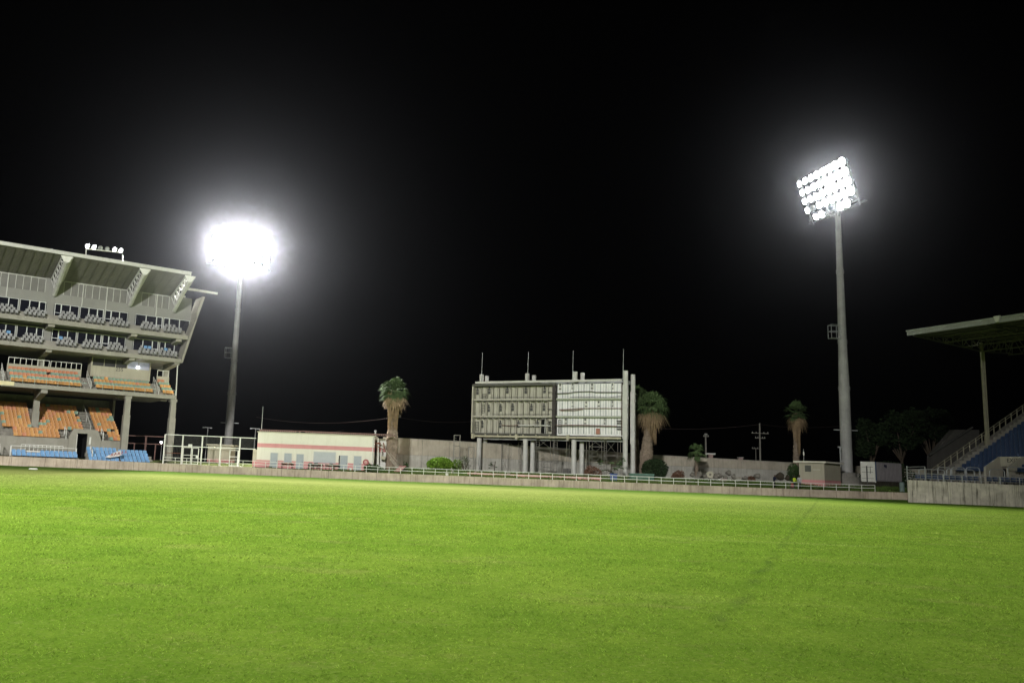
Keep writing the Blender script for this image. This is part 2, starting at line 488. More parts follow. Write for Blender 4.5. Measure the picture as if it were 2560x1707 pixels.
# railing on the wall, from the white fence to the container
rl = thing('railing', 'white two rail tubular railing along the top of the low perimeter wall', 'railing', (0, WPT[5][1], 0))
x0, x1 = xat(409, 111), xat(2186, 103)
NP = 60
for zz, nm in ((.78, 'top_rail'), (.4, 'mid_rail')):
    mb = MB(); pts = []
    for i in range(NP + 1):
        x = x0 + (x1 - x0) * i / NP; W_ = wline(x); sag = RND.uniform(-.02, .02)
        pts.append(V3((x, W_[0] + .15, W_[1] + zz + sag)))
    for a, b in zip(pts, pts[1:]): mb.tube(a, b, .034, .034, 6)
    mb.build(nm, WHITE, rl, w)
for i in range(NP + 1):
    x = x0 + (x1 - x0) * i / NP; W_ = wline(x)
    MB().tube((x, W_[0] + .15, W_[1] - .01), (x + RND.uniform(-.02, .02), W_[0] + .15, W_[1] + .79), .034, .034, 6).build('post', WHITE, rl, w)

# a flat white marker lying on the outfield
p = at(83, 1173.3, 70); k = EYE / (EYE - p.z); mk = V3((p.x * k, 70 * k, 0))
mb = MB(); mb.prism([(-.42, 0), (.42, 0), (.42, .09), (.3, .16), (-.3, .16), (-.42, .09)], 'y', -.12, .12)
tag(mb.build('boundary_marker', WHITE), 'flat white marker lying on the grass near the perimeter wall', 'marker').location = mk
# ------------------------------------------------------------------ the big grandstand
_A = at(0, 958, 105); _B = at(441, 993, 117.3)
G = Fr(_B.x, _B.y, math.atan2(_B.y - _A.y, _B.x - _A.x))
gs = thing('grandstand', 'tall grey multi tier grandstand with ribbed roof, glazed boxes and orange seating', 'grandstand', (G.x, G.y, 0), G.yaw)
XL = -27.5
COLX = [-16.85, -6.35, -.2]
# --- lower tier
def rake(mb, x0, x1, i0, i1):
    for i in range(i0, i1):
        mb.box(x0, 1.3 + .72 * i, 3.0 + .385 * i - .6, x1, 1.3 + .72 * (i + 1) + (.3 if i == i1 - 1 else 0), 3.5 + .385 * i)
mb = MB(); rake(mb, XL, -13.25, 0, 12); rake(mb, -13.25, -9.25, 3, 12); rake(mb, -9.25, -6.25, 0, 12)
for (a, b) in ((-10.75, -9.6),):
    for i in range(3, 12): mb.box(a, 1.3 + .72 * i - .36, 3.2 + .385 * i, b, 1.3 + .72 * i, 3.5 + .385 * i - .19)
for (a, b) in ((-22.2, -21.1), (-14, -13.3), (-9.2, -8.1)):
    for i in range(1, 4): mb.box(a, 1.3 + .72 * i - .36, 3.2 + .385 * i, b, 1.3 + .72 * i, 3.5 + .385 * i - .19)
mb.build('terrace', STEP, gs)
mb = MB(); mb.box(XL, 1.0, 1.0, -13.26, 1.28, 3.76); mb.box(-9.24, 1.0, 1.0, -6.2, 1.28, 3.76)
mb.box(XL, -.02, 1.0, -21.4, .98, 1.9); mb.box(XL, .4, 1.9, -21.4, .99, 2.6)
mb.build('front_wall', CONCL, gs)
# tunnel mouth
mb = MB()
mb.prism([(-13.25, 1.0), (-12.25, 1.0), (-12.25, 4.52), (-10.95, 4.52), (-10.95, 1.0), (-9.25, 1.0), (-9.25, 3.9), (-9.75, 5.05), (-12.75, 5.1), (-13.25, 4.0)], 'y', .9, 1.25)
mb.box(-13.2, 1.26, 3.0, -12.27, 3.6, 4.0); mb.box(-10.93, 1.26, 3.0, -9.3, 3.6, 4.0)
tm = mb.build('tunnel_mouth', CONCL, gs)
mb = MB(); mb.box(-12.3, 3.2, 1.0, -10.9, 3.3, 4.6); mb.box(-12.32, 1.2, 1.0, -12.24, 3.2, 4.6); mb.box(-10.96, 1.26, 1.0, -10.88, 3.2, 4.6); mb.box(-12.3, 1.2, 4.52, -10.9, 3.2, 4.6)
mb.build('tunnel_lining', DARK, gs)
mb = MB(); mb.box(-12.3, .84, 2.1, -12.22, .9, 4.4); mb.box(-10.72, .84, 3.1, -10.5, .9, 4.1)
mb.build('door_edge', WHITE, tm)
# dark rear of the lower concourse
mb = MB(); mb.box(XL, 12.6, 1.0, -5.6, 12.9, 9.7); mb.box(-5.9, 10.2, 1.0, -5.6, 12.6, 9.7)
mb.build('concourse_wall', CONCD, gs)
# --- columns
for cx in COLX:
    yb = 5.2 if cx < -10 else .62
    mb = MB(); zc = 1.2
    mb.box(cx - .42, yb - .42, zc, cx + .42, yb + .42, 7.25); mb.box(cx - .36, yb - .36, 7.25, cx + .36, yb + .36, 8.7)
    if cx < -10: mb.prism([(yb - .45, 8.7), (yb + .5, 8.7), (yb + .5, 9.84), (.28, 9.84), (.28, 9.35)], 'x', cx - .38, cx + .38)
    else: mb.box(cx - .34, yb - .34, 8.7, cx + .34, yb + .34, 9.5); mb.box(cx - .44, .2, 9.5, cx + .44, 1.3, 9.84)
    mb.build('column', CONCL, gs)
    mb = MB(); mb.box(cx - .4, 4.9, 9.8, cx + .4, 5.6, 15.0); mb.prism([(.3, 14.98), (.3, 14.65), (4.89, 14.3), (4.89, 14.98)], 'x', cx - .35, cx + .35)
    mb.build('column', CONCL, gs)
    mb = MB(); mb.prism([(.3, 18.34), (.3, 17.95), (2.5, 17.7), (2.5, 18.34)], 'x', cx - .4, cx + .4); mb.build('bracket', CONCL, gs)
# --- balcony tier
mb = MB(); mb.box(XL, 0, 9.85, 0, .22, 10.36)
mb.build('balcony_fascia', CONCL, gs)
mb = MB(); mb.box(XL, .221, 9.95, -.01, 12.5, 10.2)
for i in range(5): mb.box(XL, .24 + .75 * i, 10.2, -.012, .24 + .75 * (i + 1), 10.3 + .42 * i)
for a, b in ((-11.85, -10.75), (-2.95, -1.85)):
    for i in range(1, 5): mb.box(a, .24 + .75 * i - .37, 10.21, b, .24 + .75 * i, 10.3 + .42 * i - .2)
mb.box(XL, 4.0, 10.2, -.015, 12.4, 12.0)
mb.build('balcony_terrace', STEP, gs)
mb = MB(); mb.box(-21.0, 4.02, 12.0, -11.9, 4.2, 13.12); mb.box(-1.75, 4.02, 12.0, -.02, 4.2, 13.2); mb.box(XL, 4.02, 12.0, -22.3, 4.2, 13.12)
mb.build('parapet', CREAMD, gs)
def guard(name, x0, x1, y, z0, z1, n, par, m=WHITE, r=.035, mids=()):
    mb = MB(); mb.bar((x0, y, z1), (x1, y, z1), r * 2)
    for z in mids: mb.bar((x0, y, z), (x1, y, z), r * 1.4)
    for k in range(n + 1):
        x = x0 + (x1 - x0) * k / n; mb.bar((x, y, z0), (x, y, z1 - r), r * 2)
    return mb.build(name, m, par)
guard('guard_rail', -20.9, -16.0, 4.1, 13.13, 13.92, 7, gs); guard('guard_rail', -15.8, -11.95, 4.1, 13.13, 13.92, 6, gs); guard('guard_rail', -1.7, -.15, 4.1, 13.21, 14.05, 2, gs)
for x in (-11.3, -2.4, -21.7):
    mb = MB()
    for i in range(5): mb.tube((x, .4 + .75 * i, 10.3 + .42 * i), (x, .4 + .75 * i, 11.3 + .42 * i), .035, n=6)
    mb.tube((x, .4, 11.3), (x, 3.4, 12.98), .04, n=6); mb.tube((x, .25, 10.36), (x, .25, 11.4), .05, n=6)
    mb.build('handrail', GREYW, gs)
mb = MB(); mb.tube((-20.9, .1, 11.05), (-11.9, .1, 11.05), .03, n=6); mb.tube((-10.7, .1, 11.05), (-3, .1, 11.05), .03, n=6); mb.tube((-1.8, .1, 11.05), (-.05, .1, 11.05), .03, n=6)
for k in range(19):
    x = -20.9 + 1.5 * k * .92
    if not -11.8 < x < -10.8 and x < -.1: mb.tube((x, .1, 10.36), (x, .1, 11.05), .022, n=6)
mb.build('balcony_rail', mat('pale green rail', (.42, .58, .5), .5, .1), gs)
mb = MB(); mb.bar((-.06, .05, 9.9), (-.04, .6, 15.0), .12); mb.build('edge_pipe', WHITE, gs)
# commentary booth
bo = MB(); bo.box(-10.72, 3.5, 12.31, -3.0, 3.66, 13.83); bo.box(-10.85, 3.42, 12.3, -10.7, 5.5, 14.97); bo.box(-3.02, 3.42, 12.3, -2.88, 5.5, 14.97)
bo.box(-10.7, 3.5, 14.88, -3.02, 3.7, 14.96)
for k in range(1, 5): bo.box(-10.7 + 1.536 * k - .035, 3.5, 13.83, -10.7 + 1.536 * k + .035, 3.58, 14.88)
bo.box(-10.7, 3.67, 12.3, -3.02, 5.6, 12.4)
bobj = bo.build('commentary_booth', CREAMD, gs)
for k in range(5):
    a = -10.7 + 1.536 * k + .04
    MB().box(a, 3.6, 13.84, a + 1.456, 3.64, 14.87).build('pane', GLASSB if k < 3 else mat('booth glass painted reflection', (.3, .31, .36), .12, .4, .5, emit=(.75, .78, 1), estr=.16), bobj)  # last panes glow to paint a floodlight reflection on the glass
def text(body, size, loc, rot, m, par, name='lettering', ext=.01):
    c = bpy.data.curves.new(name, 'FONT'); c.body = body; c.size = size; c.extrude = ext; c.align_x = 'CENTER'; c.align_y = 'CENTER'
    o = bpy.data.objects.new(name, c); COL.objects.link(o)
    dg = bpy.context.evaluated_depsgraph_get(); me = bpy.data.meshes.new_from_object(o.evaluated_get(dg)); bpy.data.objects.remove(o)
    me.materials.clear(); me.materials.append(m)
    o = bpy.data.objects.new(name, me); COL.objects.link(o); o.location = loc; o.rotation_euler = rot; o.parent = par
    return o
MB().lathe((-4.6, 3.56, 14.12), [(.04, -.16), (.16, -.1), (.2, 0), (.16, .1), (.04, .16)], 10).build('booth_glint', LENSS, bobj)  # glowing blob added as the bright spot of that reflection
text('255', .7, (-7.1, 3.485, 13.55), (PI / 2, 0, 0), STEELD, bobj)
mb = MB(); mb.box(-10.6, 5.5, 12.4, -3.1, 5.6, 14.9); mb.build('back_panel', CONCD, bobj)
# rear wall of balcony concourse, rear wall of the whole stand
mb = MB(); mb.box(XL, 12.2, 10.2, -.3, 12.45, 15.0); mb.build('rear_wall', DARK, gs)  # deep shade of the concourse put into its near black colour
# --- box tiers
def slab(z0, z1, xr, zin):
    mb = MB(); mb.box(XL, 0, z0, xr, .25, z1); mb.build('tier_fascia', CONCL, gs)
    mb = MB(); mb.box(XL, .251, z0 + .05, xr - .01, 12.4, z0 + .4)
    mb.box(XL, .26, z0 + .4, xr - .012, .98, zin); mb.box(XL, .98, z0 + .4, xr - .013, 1.62, zin + .42); mb.box(XL, 1.62, z0 + .4, xr - .014, 2.58, zin + .84)
    mb.build('tier_slab', CONCL, gs)
slab(14.98, 15.5, .2, 15.45); slab(18.3, 18.9, .96, 18.85)
def windows(z0, z1, xr, y=2.6):
    """glazed fronts of the boxes: three boxes a bay, each with a door and two windows"""
    pier = MB(); pier.box(XL, y - .02, z1, xr, y + .2, z1 + .12)
    edges = [XL + .3]
    bays = [(-27.2, COLX[0]), (COLX[0], COLX[1]), (COLX[1], xr)]
    for bi, (b0, b1) in enumerate(bays):
        a = b0 + (.45 if bi else 0); e = b1 - (.45 if bi < 2 else .05)
        if bi < 2: pier.box(b1 - .45, y - .05, z0, b1 + .45, y + .2, z1)
        nb = 3 if bi < 2 else 2
        wbx = (e - a) / nb
        for k in range(nb):
            xa = a + wbx * k; xb = xa + wbx
            if k: pier.box(xa - .09, y - .06, z0, xa + .09, y + .2, z1)
            order = ('d', 'w', 'w') if (k + bi) % 3 != 2 else ('w', 'w', 'd')
            ws = {'d': .82, 'w': (wbx - .18 - .82) / 2}
            x = xa + .09
            for t in order:
                x2 = x + ws[t]; f = .075 if t == 'd' else .05
                m = MB(); zb = z0 if t == 'd' else z0 + .25
                m.box(x, y - .04, zb, x + f, y + .06, z1); m.box(x2 - f, y - .04, zb, x2, y + .06, z1)
                m.box(x + f, y - .04, z1 - f, x2 - f, y + .06, z1); m.box(x + f, y - .04, zb, x2 - f, y + .06, zb + f)
                if t == 'd': m.box(x + f, y - .03, zb + 1.0, x2 - f, y + .05, zb + 1.07)
                o = m.build('door' if t == 'd' else 'window', FRAMEW, gs)
                MB().box(x + f, y + .0, zb + f, x2 - f, y + .02, z1 - f).build('pane', GLASS, o)
                x = x2
    pier.build('box_pier', PLASTER, gs)
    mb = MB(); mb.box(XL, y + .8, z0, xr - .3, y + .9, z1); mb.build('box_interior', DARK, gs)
windows(15.8, 18.0, 1.35); windows(19.2, 21.42, 1.95)
# upper band, louvred panels, slanted end
mb = MB(); mb.box(XL, 2.58, 21.54, 2.0, 2.85, 22.72); mb.build('wall_band', PLASTER, gs)
pn = MB(); fr = MB()
segs = [(XL, -17.7), (-15.4, -7.2), (-5.2, -1.35)]
for a, b in segs:
    n = max(2, round((b - a) / .87)); d = (b - a) / n
    pn.box(a, 2.66, 22.73, b, 2.72, 24.5)
    for k in range(n + 1): fr.box(a + d * k - .03, 2.6, 22.73, a + d * k + .03, 2.659, 24.5)
    fr.box(a, 2.58, 24.5, b, 2.75, 24.6)
pn.build('louvre_panel', LOUV, gs); fr.build('panel_frame', GREYW, gs)
for a, b in ((-17.68, -15.42), (-7.18, -5.22), (-1.33, 1.9)): MB().box(a, 2.6, 22.73, b, 2.85, 24.7).build('wall_pier', PLASTER, gs)
for x in (-22.2, -13.0, -9.9, -3.1): MB().box(x - .06, 2.44, 21.45, x + .06, 2.56, 24.6).build('downpipe', GREYW, gs)
mb = MB(); mb.prism([(.22, 15.0), (.5, 15.0), (1.3, 18.3), (2.1, 21.6), (2.95, 24.75), (2.6, 24.75), (1.95, 22.4), (1.95, 21.5), (.97, 18.31)], 'y', .05, 3.0)
mb.build('end_fin', CONCL, gs)
mb = MB(); mb.box(.3, 3.0, 15.4, .45, 12.4, 18.3); mb.box(1.2, 3.0, 18.3, 1.35, 12.4, 21.5); mb.box(1.9, 3.0, 21.5, 2.05, 12.4, 24.6); mb.box(XL, 12.2, 15, 1.9, 12.4, 24.6)
mb.build('end_wall', PLASTER, gs)
# --- roof
RY0, RZ0, RY1, RZ1 = -3.8, 26.72, 2.7, 24.66
sl = (RZ1 - RZ0) / (RY1 - RY0)
mb = MB(); xr = -.55; k = 0; y = RY0 + .12; n = 30
prof = []
for i in range(n + 1):
    yy = RY0 + .15 + (13.0 - RY0) * 0 + i * (RY1 - RY0) / n
    zz = RZ0 + sl * (yy - RY0) + (.045 if i % 2 else 0); prof.append((yy, zz))
poly = prof + [(RY1 + .15, RZ1 + .35), (RY0 + .15, RZ0 + .32)]
mb.prism(poly, 'x', XL, xr - .02)
mb.build('roof', ROOFU, gs)
mb = MB()
for x in [XL + .6 + 1.1 * i for i in range(25)]:
    if x < xr - .3: mb.bar((x, RY0 + .3, RZ0 - .03 + sl * .3), (x, RY1 - .1, RZ1 + .0), .05, .05)
mb.build('soffit_strip', ROOFU, gs)
mb = MB(); mb.box(XL, RY0 - .1, RZ0 - .04, xr, RY0 + .14, RZ0 + .36); mb.bar((xr - .06, RY0 + .1, RZ0 + .16), (xr - .06, RY1, RZ1 + .2), .12, .4)
mb.box(XL, RY0 - .14, RZ0 + .3, xr + .04, RY0 + .2, RZ0 + .42)
mb.build('roof_edge', ROOFM, gs)
mb = MB(); mb.prism([(RY1, RZ1 + .02), (12.6, 25.4), (12.6, 25.7), (RY1, RZ1 + .36)], 'x', XL, xr + 1.5); mb.build('rear_roof', ROOFM, gs)
for i, cx in enumerate((-16.55, -6.75, -.62)):
    t = MB()
    tip = V3((cx, -3.7, 26.4)); A0 = V3((cx - .5, -3.55, 26.55)); B0 = V3((cx + .7, -3.55, 26.55)); A1 = V3((cx - .55, 2.35, 24.5)); B1 = V3((cx + .85, 2.35, 24.5)); C0 = V3((cx, -3.5, 25.95)); C1 = V3((cx, 2.3, 22.55))
    for p, q, r in ((A0, A1, .12), (B0, B1, .12), (C0, C1, .3)): t.tube(p, q, r, n=8)
    nseg = 6
    for j in range(nseg):
        f0, f1, fm = j / nseg, (j + 1) / nseg, (j + .5) / nseg
        for P, Q in ((A0, A1), (B0, B1)):
            a, b, c = P.lerp(Q, f0), P.lerp(Q, f1), C0.lerp(C1, fm)
            t.tube(a, c, .065, n=6); t.tube(c, b, .065, n=6)
    t.face([B0 + V3((.02, 0, -.1)), B1 + V3((.02, 0, -.1)), C1 + V3((.12, 0, .1)), C0 + V3((.12, 0, .05))])
    tr = t.build('roof_truss', GREYW, gs)
    c = MB(); c.prism([(cx - .72, 26.62), (cx + .72, 26.62), (cx + .3, 25.85), (cx - .3, 25.85)], 'y', -3.72, -3.56); c.build('end_plate', WHITE, tr)
# beam that sticks out beyond the end of the roof
xa, za = G.py(470, 722, 3.5); xb, zb = G.py(544, 727.5, 3.5)
mb = MB(); mb.bar((xa - 2, 3.5, za), (xb, 3.5, za - .05), .35, .3); mb.build('gutter_beam', ROOFM, gs)

# lamp bar standing on the roof edge
lb = thing('roof_light_bar', 'row of small floodlights on a white bar above the grandstand roof', 'light bar', G.w(-8, -3.7, 27.12), G.yaw)
pa = G.py(214.5, 640.5, -3.7); pb = G.py(306.5, 654, -3.7); ta = G.py(215.5, 622, -3.7); tb = G.py(307, 632, -3.7)
lw = lambda p: p - V3((-8, -3.7, 27.12))
for a, b in ((pa, ta), (pb, tb)): MB().tube((a[0], -3.7, 27.12), (b[0], -3.7, ta[1]), .07, n=8).build('post', WHITE, lb, lw)
MB().tube((ta[0], -3.7, ta[1]), (tb[0], -3.7, tb[1]), .07, n=8).build('cross_bar', WHITE, lb, lw)
for px, py, on in ((219, 615.3, 1), (236, 618, 1), (251, 620, 0), (268, 622.4, 0), (287, 624.3, 1), (302.5, 627, 1)):
    x, z = G.py(px, py, -3.75); c = V3((x, -3.75, z)); dr = V3((.35, -.85, -.4)).normalized()
    o = MB().tube(c + V3((0, .3, .12)), c, .16, .3, 10).build('lamp', GALV, lb, lw)
    MB().tube(c + dr * .005, c + dr * .05, .3, .3, 12).build('lens', LENSS if on else LENSO, o, lw)

# ------------------------------------------------------------------ seats
def shell_seat_mesh(name, m, k=1.0):
    """one-piece plastic stadium seat: folded pan, curved back, bracket; front towards -y, foot at z=0"""
    b = MB()
    # back: three vertical facets, rounded top
    for (x0, x1, y0, y1) in ((-.235, -.11, .02, .06), (-.11, .11, .06, .06), (.11, .235, .06, .02)):
        x0 *= k; x1 *= k
        t0 = .74 if abs(x0) > .15 * k else .78; t1 = .74 if abs(x1) > .15 * k else .78
        vs = [(x0, y0 - .02, .36), (x1, y1 - .02, .36), (x1, y1 + .06, t1), (x0, y0 + .06, t0), (x0, y0 + .01, .36), (x1, y1 + .01, .36), (x1, y1 + .09, t1), (x0, y0 + .09, t0)]
        b._add(vs, [(0, 1, 2, 3), (7, 6, 5, 4), (0, 4, 5, 1), (3, 2, 6, 7), (0, 3, 7, 4), (1, 5, 6, 2)])
    # pan
    b._add([(-.21, -.36, .40), (.21, -.36, .40), (.22, .03, .36), (-.22, .03, .36), (-.2, -.34, .33), (.2, -.34, .33), (.2, .03, .31), (-.2, .03, .31)], [(0, 1, 2, 3), (7, 6, 5, 4), (0, 4, 5, 1), (1, 5, 6, 2), (2, 6, 7, 3), (3, 7, 4, 0)])
    b.m = 1
    b.box(-.04, -.06, 0, .04, .06, .31)
    if k != 1: b.v = [(x if abs(x) < .06 else x * k, y, z) for x, y, z in b.v]
    o = b.build(name, [m, STEELD]); me = o.data; bpy.data.objects.remove(o); return me


SEATM = {k: shell_seat_mesh(k + '_shell', m, .88 if k == 'grey' else 1.0) for k, m in (('orange', SORANGE), ('amber', SYELLOW), ('salmon', SRED), ('green', SGREEN), ('grey', SGREY), ('pale blue', SBLUE), ('deep blue', SBLUED))}
NOUN = {'orange': 'orange', 'amber': 'amber', 'salmon': 'salmon red', 'green': 'dull green', 'grey': 'grey', 'pale blue': 'pale blue', 'deep blue': 'deep blue'}


def put_seat(name, col, fr, x, y, z, label, group, cat='stadium seat', rz=0.0):
    o = bpy.data.objects.new(name, SEATM[col]); COL.objects.link(o)
    o.location = fr.w(x, y, z); o.rotation_euler = (0, 0, fr.yaw + rz)
    tag(o, label, cat, group)
    return o


def seat_mass(name, items, label, par=None):
    """many seats as one stuff object; items: (colour, frame, x, y, z)"""
    cols = sorted({i[0] for i in items}); ms = [SEATM[c].materials[0] for c in cols] + [STEELD]
    vs, fs, mi = [], [], []
    for c, fr, x, y, z in items:
        me = SEATM[c]; k = len(vs); cz, sz = math.cos(fr.yaw), math.sin(fr.yaw); o = fr.w(x, y, z)
        vs += [(o.x + v.co.x * cz - v.co.y * sz, o.y + v.co.x * sz + v.co.y * cz, o.z + v.co.z) for v in me.vertices]
        for p in me.polygons:
            fs.append(tuple(k + i for i in p.vertices)); mi.append(cols.index(c) if p.material_index == 0 else len(cols))
    me = bpy.data.meshes.new(name); me.from_pydata(vs, [], fs)
    for m in ms: me.materials.append(m)
    me.polygons.foreach_set('material_index', mi)
    o = bpy.data.objects.new(name, me); COL.objects.link(o)
    return tag(o, label, 'stadium seats', kind='stuff')


def lower_col():
    r = RND.random()
    return 'orange' if r < .6 else 'amber' if r < .84 else 'salmon' if r < .92 else 'green'


# lower tier: blocks either side of the stepped aisle
n_ind = 0; rest = []
def row_word(i): return ORD[i]
blocks = [(0, 3, -19.5, -14.2, 'front block beside the tunnel', 1), (3, 12, -20.9, -17.35, 'outer block of the lower tier', 1), (3, 12, -16.3, -10.95, 'block above the tunnel', 1), (3, 12, -9.4, -6.45, 'narrow end block of lower tier', 0), (0, 3, -8.0, -6.45, 'narrow end block of lower tier', 0)]
for i in range(12):
    for (i0, i1, xa, xb, bn, fromr) in blocks:
        if not i0 <= i < i1: continue
        xs_ = []
        x = xb - .25 if fromr else xa + .25
        while (x > xa if fromr else x < xb):
            xs_.append(x); x += -.5 if fromr else .5
        for j, x in enumerate(xs_):
            if RND.random() < .012: continue
            c = lower_col()
            if i >= 9 and c == 'orange' and RND.random() < .5: c = 'salmon'
            y, z = 1.3 + .72 * i + .42, 3.5 + .385 * i
            x += RND.uniform(-.012, .012)
            if n_ind < 285:
                n_ind += 1
                put_seat('stadium_seat', c, G, x, y, z, f'{NOUN[c]} seat, {ORD[j]} from the aisle, {ORD[i]} row, {bn}', 'seats of the lower tier of the grandstand')
            else: rest.append((c, G, x, y, z))
rowc = [('amber', 'amber', 'amber'), ('green', 'green', 'green'), ('salmon', 'amber', 'amber'), ('green', 'green', 'green'), ('salmon', 'salmon', 'salmon')]
for i in range(5):
    for bi, (xa, xb) in enumerate(((-20.9, -11.95), (-10.6, -3.05), (-1.75, -.15), (XL, -22.4))):
        n = int((xb - xa) / .5)
        for j in range(n):
            c = rowc[i][min(bi, 2)]
            if RND.random() < .025: c = 'amber' if c == 'green' else 'green' if i in (0, 2) and RND.random() < .2 else 'salmon'
            if RND.random() < .015: continue
            rest.append((c, G, xa + .25 + .5 * j, .24 + .75 * i + .42, 10.3 + .42 * i))
seat_mass('stadium_seats', rest, 'rows of green, amber and salmon seats on the balcony tier and the far top of the lower tier')
# grey seats of the two box tiers, three rows per box front
def box_seats(tier, zf, xr, colback):
    for bi, (b0, b1) in enumerate([(-26.9, COLX[0]), (COLX[0], COLX[1]), (COLX[1], xr)]):
        nb = 3 if bi < 2 else 2
        a = b0 + (.45 if bi else 0); e = b1 - .5
        wbx = (e - a) / nb
        for k in range(nb):
            for r in range(3):
                n = (5, 5, 3)[r]
                for j in range(n):
                    x = a + wbx * k + .5 + j * .54 + (0, .26, .6)[r]
                    if x < -23.6: continue
                    c = 'grey'
                    if r == 2 and colback and RND.random() < .55: c = 'pale blue'
                    nm = f'{NOUN[c]} seat, {ORD[j]} in {("front", "middle", "rear")[r]} row, {ORD[bi * 3 + k]} box of {tier} glazed tier'
                    put_seat('box_seat', c, G, x, .56 + .66 * r, zf + .42 * r, nm, 'seats in front of the glazed boxes')
box_seats('upper', 18.86, .9, False); box_seats('lower', 15.46, .2, True)
# pale blue seats at the front, behind the perimeter wall
def front_block(x0, n, rows, y0, z0, dz, name):
    for r in range(rows):
        for j in range(n):
            if RND.random() < .02: continue
            put_seat('bleacher_seat', 'pale blue', G, x0 + .27 + .54 * j, y0 + .62 * r, z0 + dz * r, f'pale blue seat, {ORD[j]} along the {ORD[r]} row of {name}', 'pale blue seats behind the perimeter wall')
FB = []
for nm, pl, pr, bot, n, rows in (('the railed front block', (150, 441), (1043, 443), 1, 15, 2), ('the middle front block', (1182, 0), (1600, 0), 1, 8, 4), ('the end front block', (1612, 0), (2050, 0), 1, 8, 4)):
    x0 = G.py(pl[0] / 5.345, 1142, -2.6)[0]; x1 = G.py(pr[0] / 5.345, 1146, -2.6)[0]; FB.append((x0, x1, n, rows, nm))
bl = MB(); zf = {0: (1.05, .3), 1: (.78, .42), 2: (.62, .42)}
for bi, (x0, x1, n, rows, nm) in enumerate(FB):
    z0, dz = zf[bi]
    n = int((x1 - x0) / .54)
    front_block(x0, n, rows, -2.75, z0, dz, nm)
    for r in range(rows): bl.box(x0 - .1, -3.15 + .62 * r, z0 + dz * r - .45, x1 + .1, -3.15 + .62 * (r + 1), z0 + dz * r)
tag(bl.build('front_terrace', STEP, None, lambda p: G.w(p.x, p.y, p.z)), 'stepped concrete base under the pale blue seats behind the perimeter wall', 'terrace')
# white guard rail behind the first blue block
x0, x1 = FB[0][0], FB[0][1]
gr = thing('guard_railing', 'white guard railing above the blue seats in front of the grandstand', 'railing', G.w(x0, -1.0, 0), G.yaw)
lw = lambda p: p - V3((x0, -1.0, 0))
n = 10
for z, nm in ((2.75, 'top_rail'), (2.4, 'mid_rail')):
    MB().bar((x0 + 1.2, -1.0, z), (x1 - 1.6, -1.0, z), .06).build(nm, WHITE, gr, lw)
MB().bar((x0 - .1, -1.5, 1.95), (x1, -1.5, 1.95), .1, .16).build('kick_board', WHITE, gr, lw)
for k in range(n + 1):
    x = x0 + 1.2 + (x1 - x0 - 2.8) * k / n; MB().bar((x, -1.0, 1.3), (x, -1.0, 2.72), .07).build('post', WHITE, gr, lw)
for x in (x0, x1 - .1): MB().bar((x, -1.5, 1.0), (x, -1.5, 2.55), .14).build('post', WHITE, gr, lw)
MB().bar((x0, -1.5, 2.55), (x1 - .1, -1.5, 2.5), .06).build('top_rail', WHITE, gr, lw)
# hand rails in the aisles
for i, (xx, lab) in enumerate(((-21.6, 'white stair rail at the outer aisle of the blue seats'), (-10.9, 'white stair rail standing right in front of the tunnel mouth'), (-13.6, 'white stair rail by the orange seats on one side of the tunnel'), (-9.0, 'white stair rail between the tunnel and the narrow end block'))):
    low = i < 2; y0 = -2.4 if low else .95; zb = 1.3 if low else 3.7
    t = thing('stair_rail', lab, 'handrail', G.w(xx, y0, 0), G.yaw, 'stair rails of the lower tier')
    lw = lambda p, a=xx, b=y0: p - V3((a, b, 0))
    for k in range(2): MB().tube((xx, y0 + 1.3 * k, zb + .5 * k), (xx, y0 + 1.3 * k, zb + 1.1 + .55 * k), .06, n=6).build('post', WHITE, t, lw)
    for d in (0, .4): MB().tube((xx, y0, zb + 1.1 - d), (xx, y0 + 1.3, zb + 1.65 - d), .05, n=6).build('rail', WHITE, t, lw)
t = MB()
t.tube((-10.15, 1.3 + .72 * 3, 4.7), (-10.15, 1.3 + .72 * 3, 5.7), .04, n=6); t.tube((-10.15, 1.3 + .72 * 11, 7.8), (-10.15, 1.3 + .72 * 11, 8.8), .04, n=6); t.tube((-10.15, 1.3 + .72 * 3, 5.7), (-10.15, 1.3 + .72 * 11, 8.8), .05, n=6); t.tube((-10.15, 1.3 + .72 * 7, 6.2), (-10.15, 1.3 + .72 * 7, 7.25), .04, n=6)
t.build('aisle_rail', GREYW, gs)
# torn white banner hanging over the front seats
ba = MB(); q = []
cols_ = [(263, 1142), (286, 1131), (301, 1125), (304, 1137), (296, 1140), (272, 1144)]
pts = [G.py(a, b, -3.28) for a, b in cols_]
pts = [V3((a, -3.28 + .05 * math.sin(a * 5), b)) for a, b in pts]
ba.face(pts); ba.face([p + V3((0, .015, 0)) for p in pts])
bn = ba.build('banner', mat('white banner cloth', (.7, .66, .64), .8, .1, 2), None, lambda p: G.w(p.x, p.y, p.z))
tag(bn, 'torn white banner with red lettering hung over the pale blue front seats', 'banner')
c0 = sum((p for p in pts), V3()) / len(pts)
bt = MB()
for k in range(5):
    x = c0.x - .5 + .42 * k; z = c0.z - .02 + .1 * k
    bt.bar((x, -3.37, z - .17), (x + .12, -3.37, z + .2), .07, .02, (0, 1, 0)); bt.bar((x + .12, -3.37, z + .2), (x + .24, -3.37, z - .1), .07, .02, (0, 1, 0))
bt.build('lettering', SIGNR, bn, lambda p: G.w(p.x, p.y, p.z))
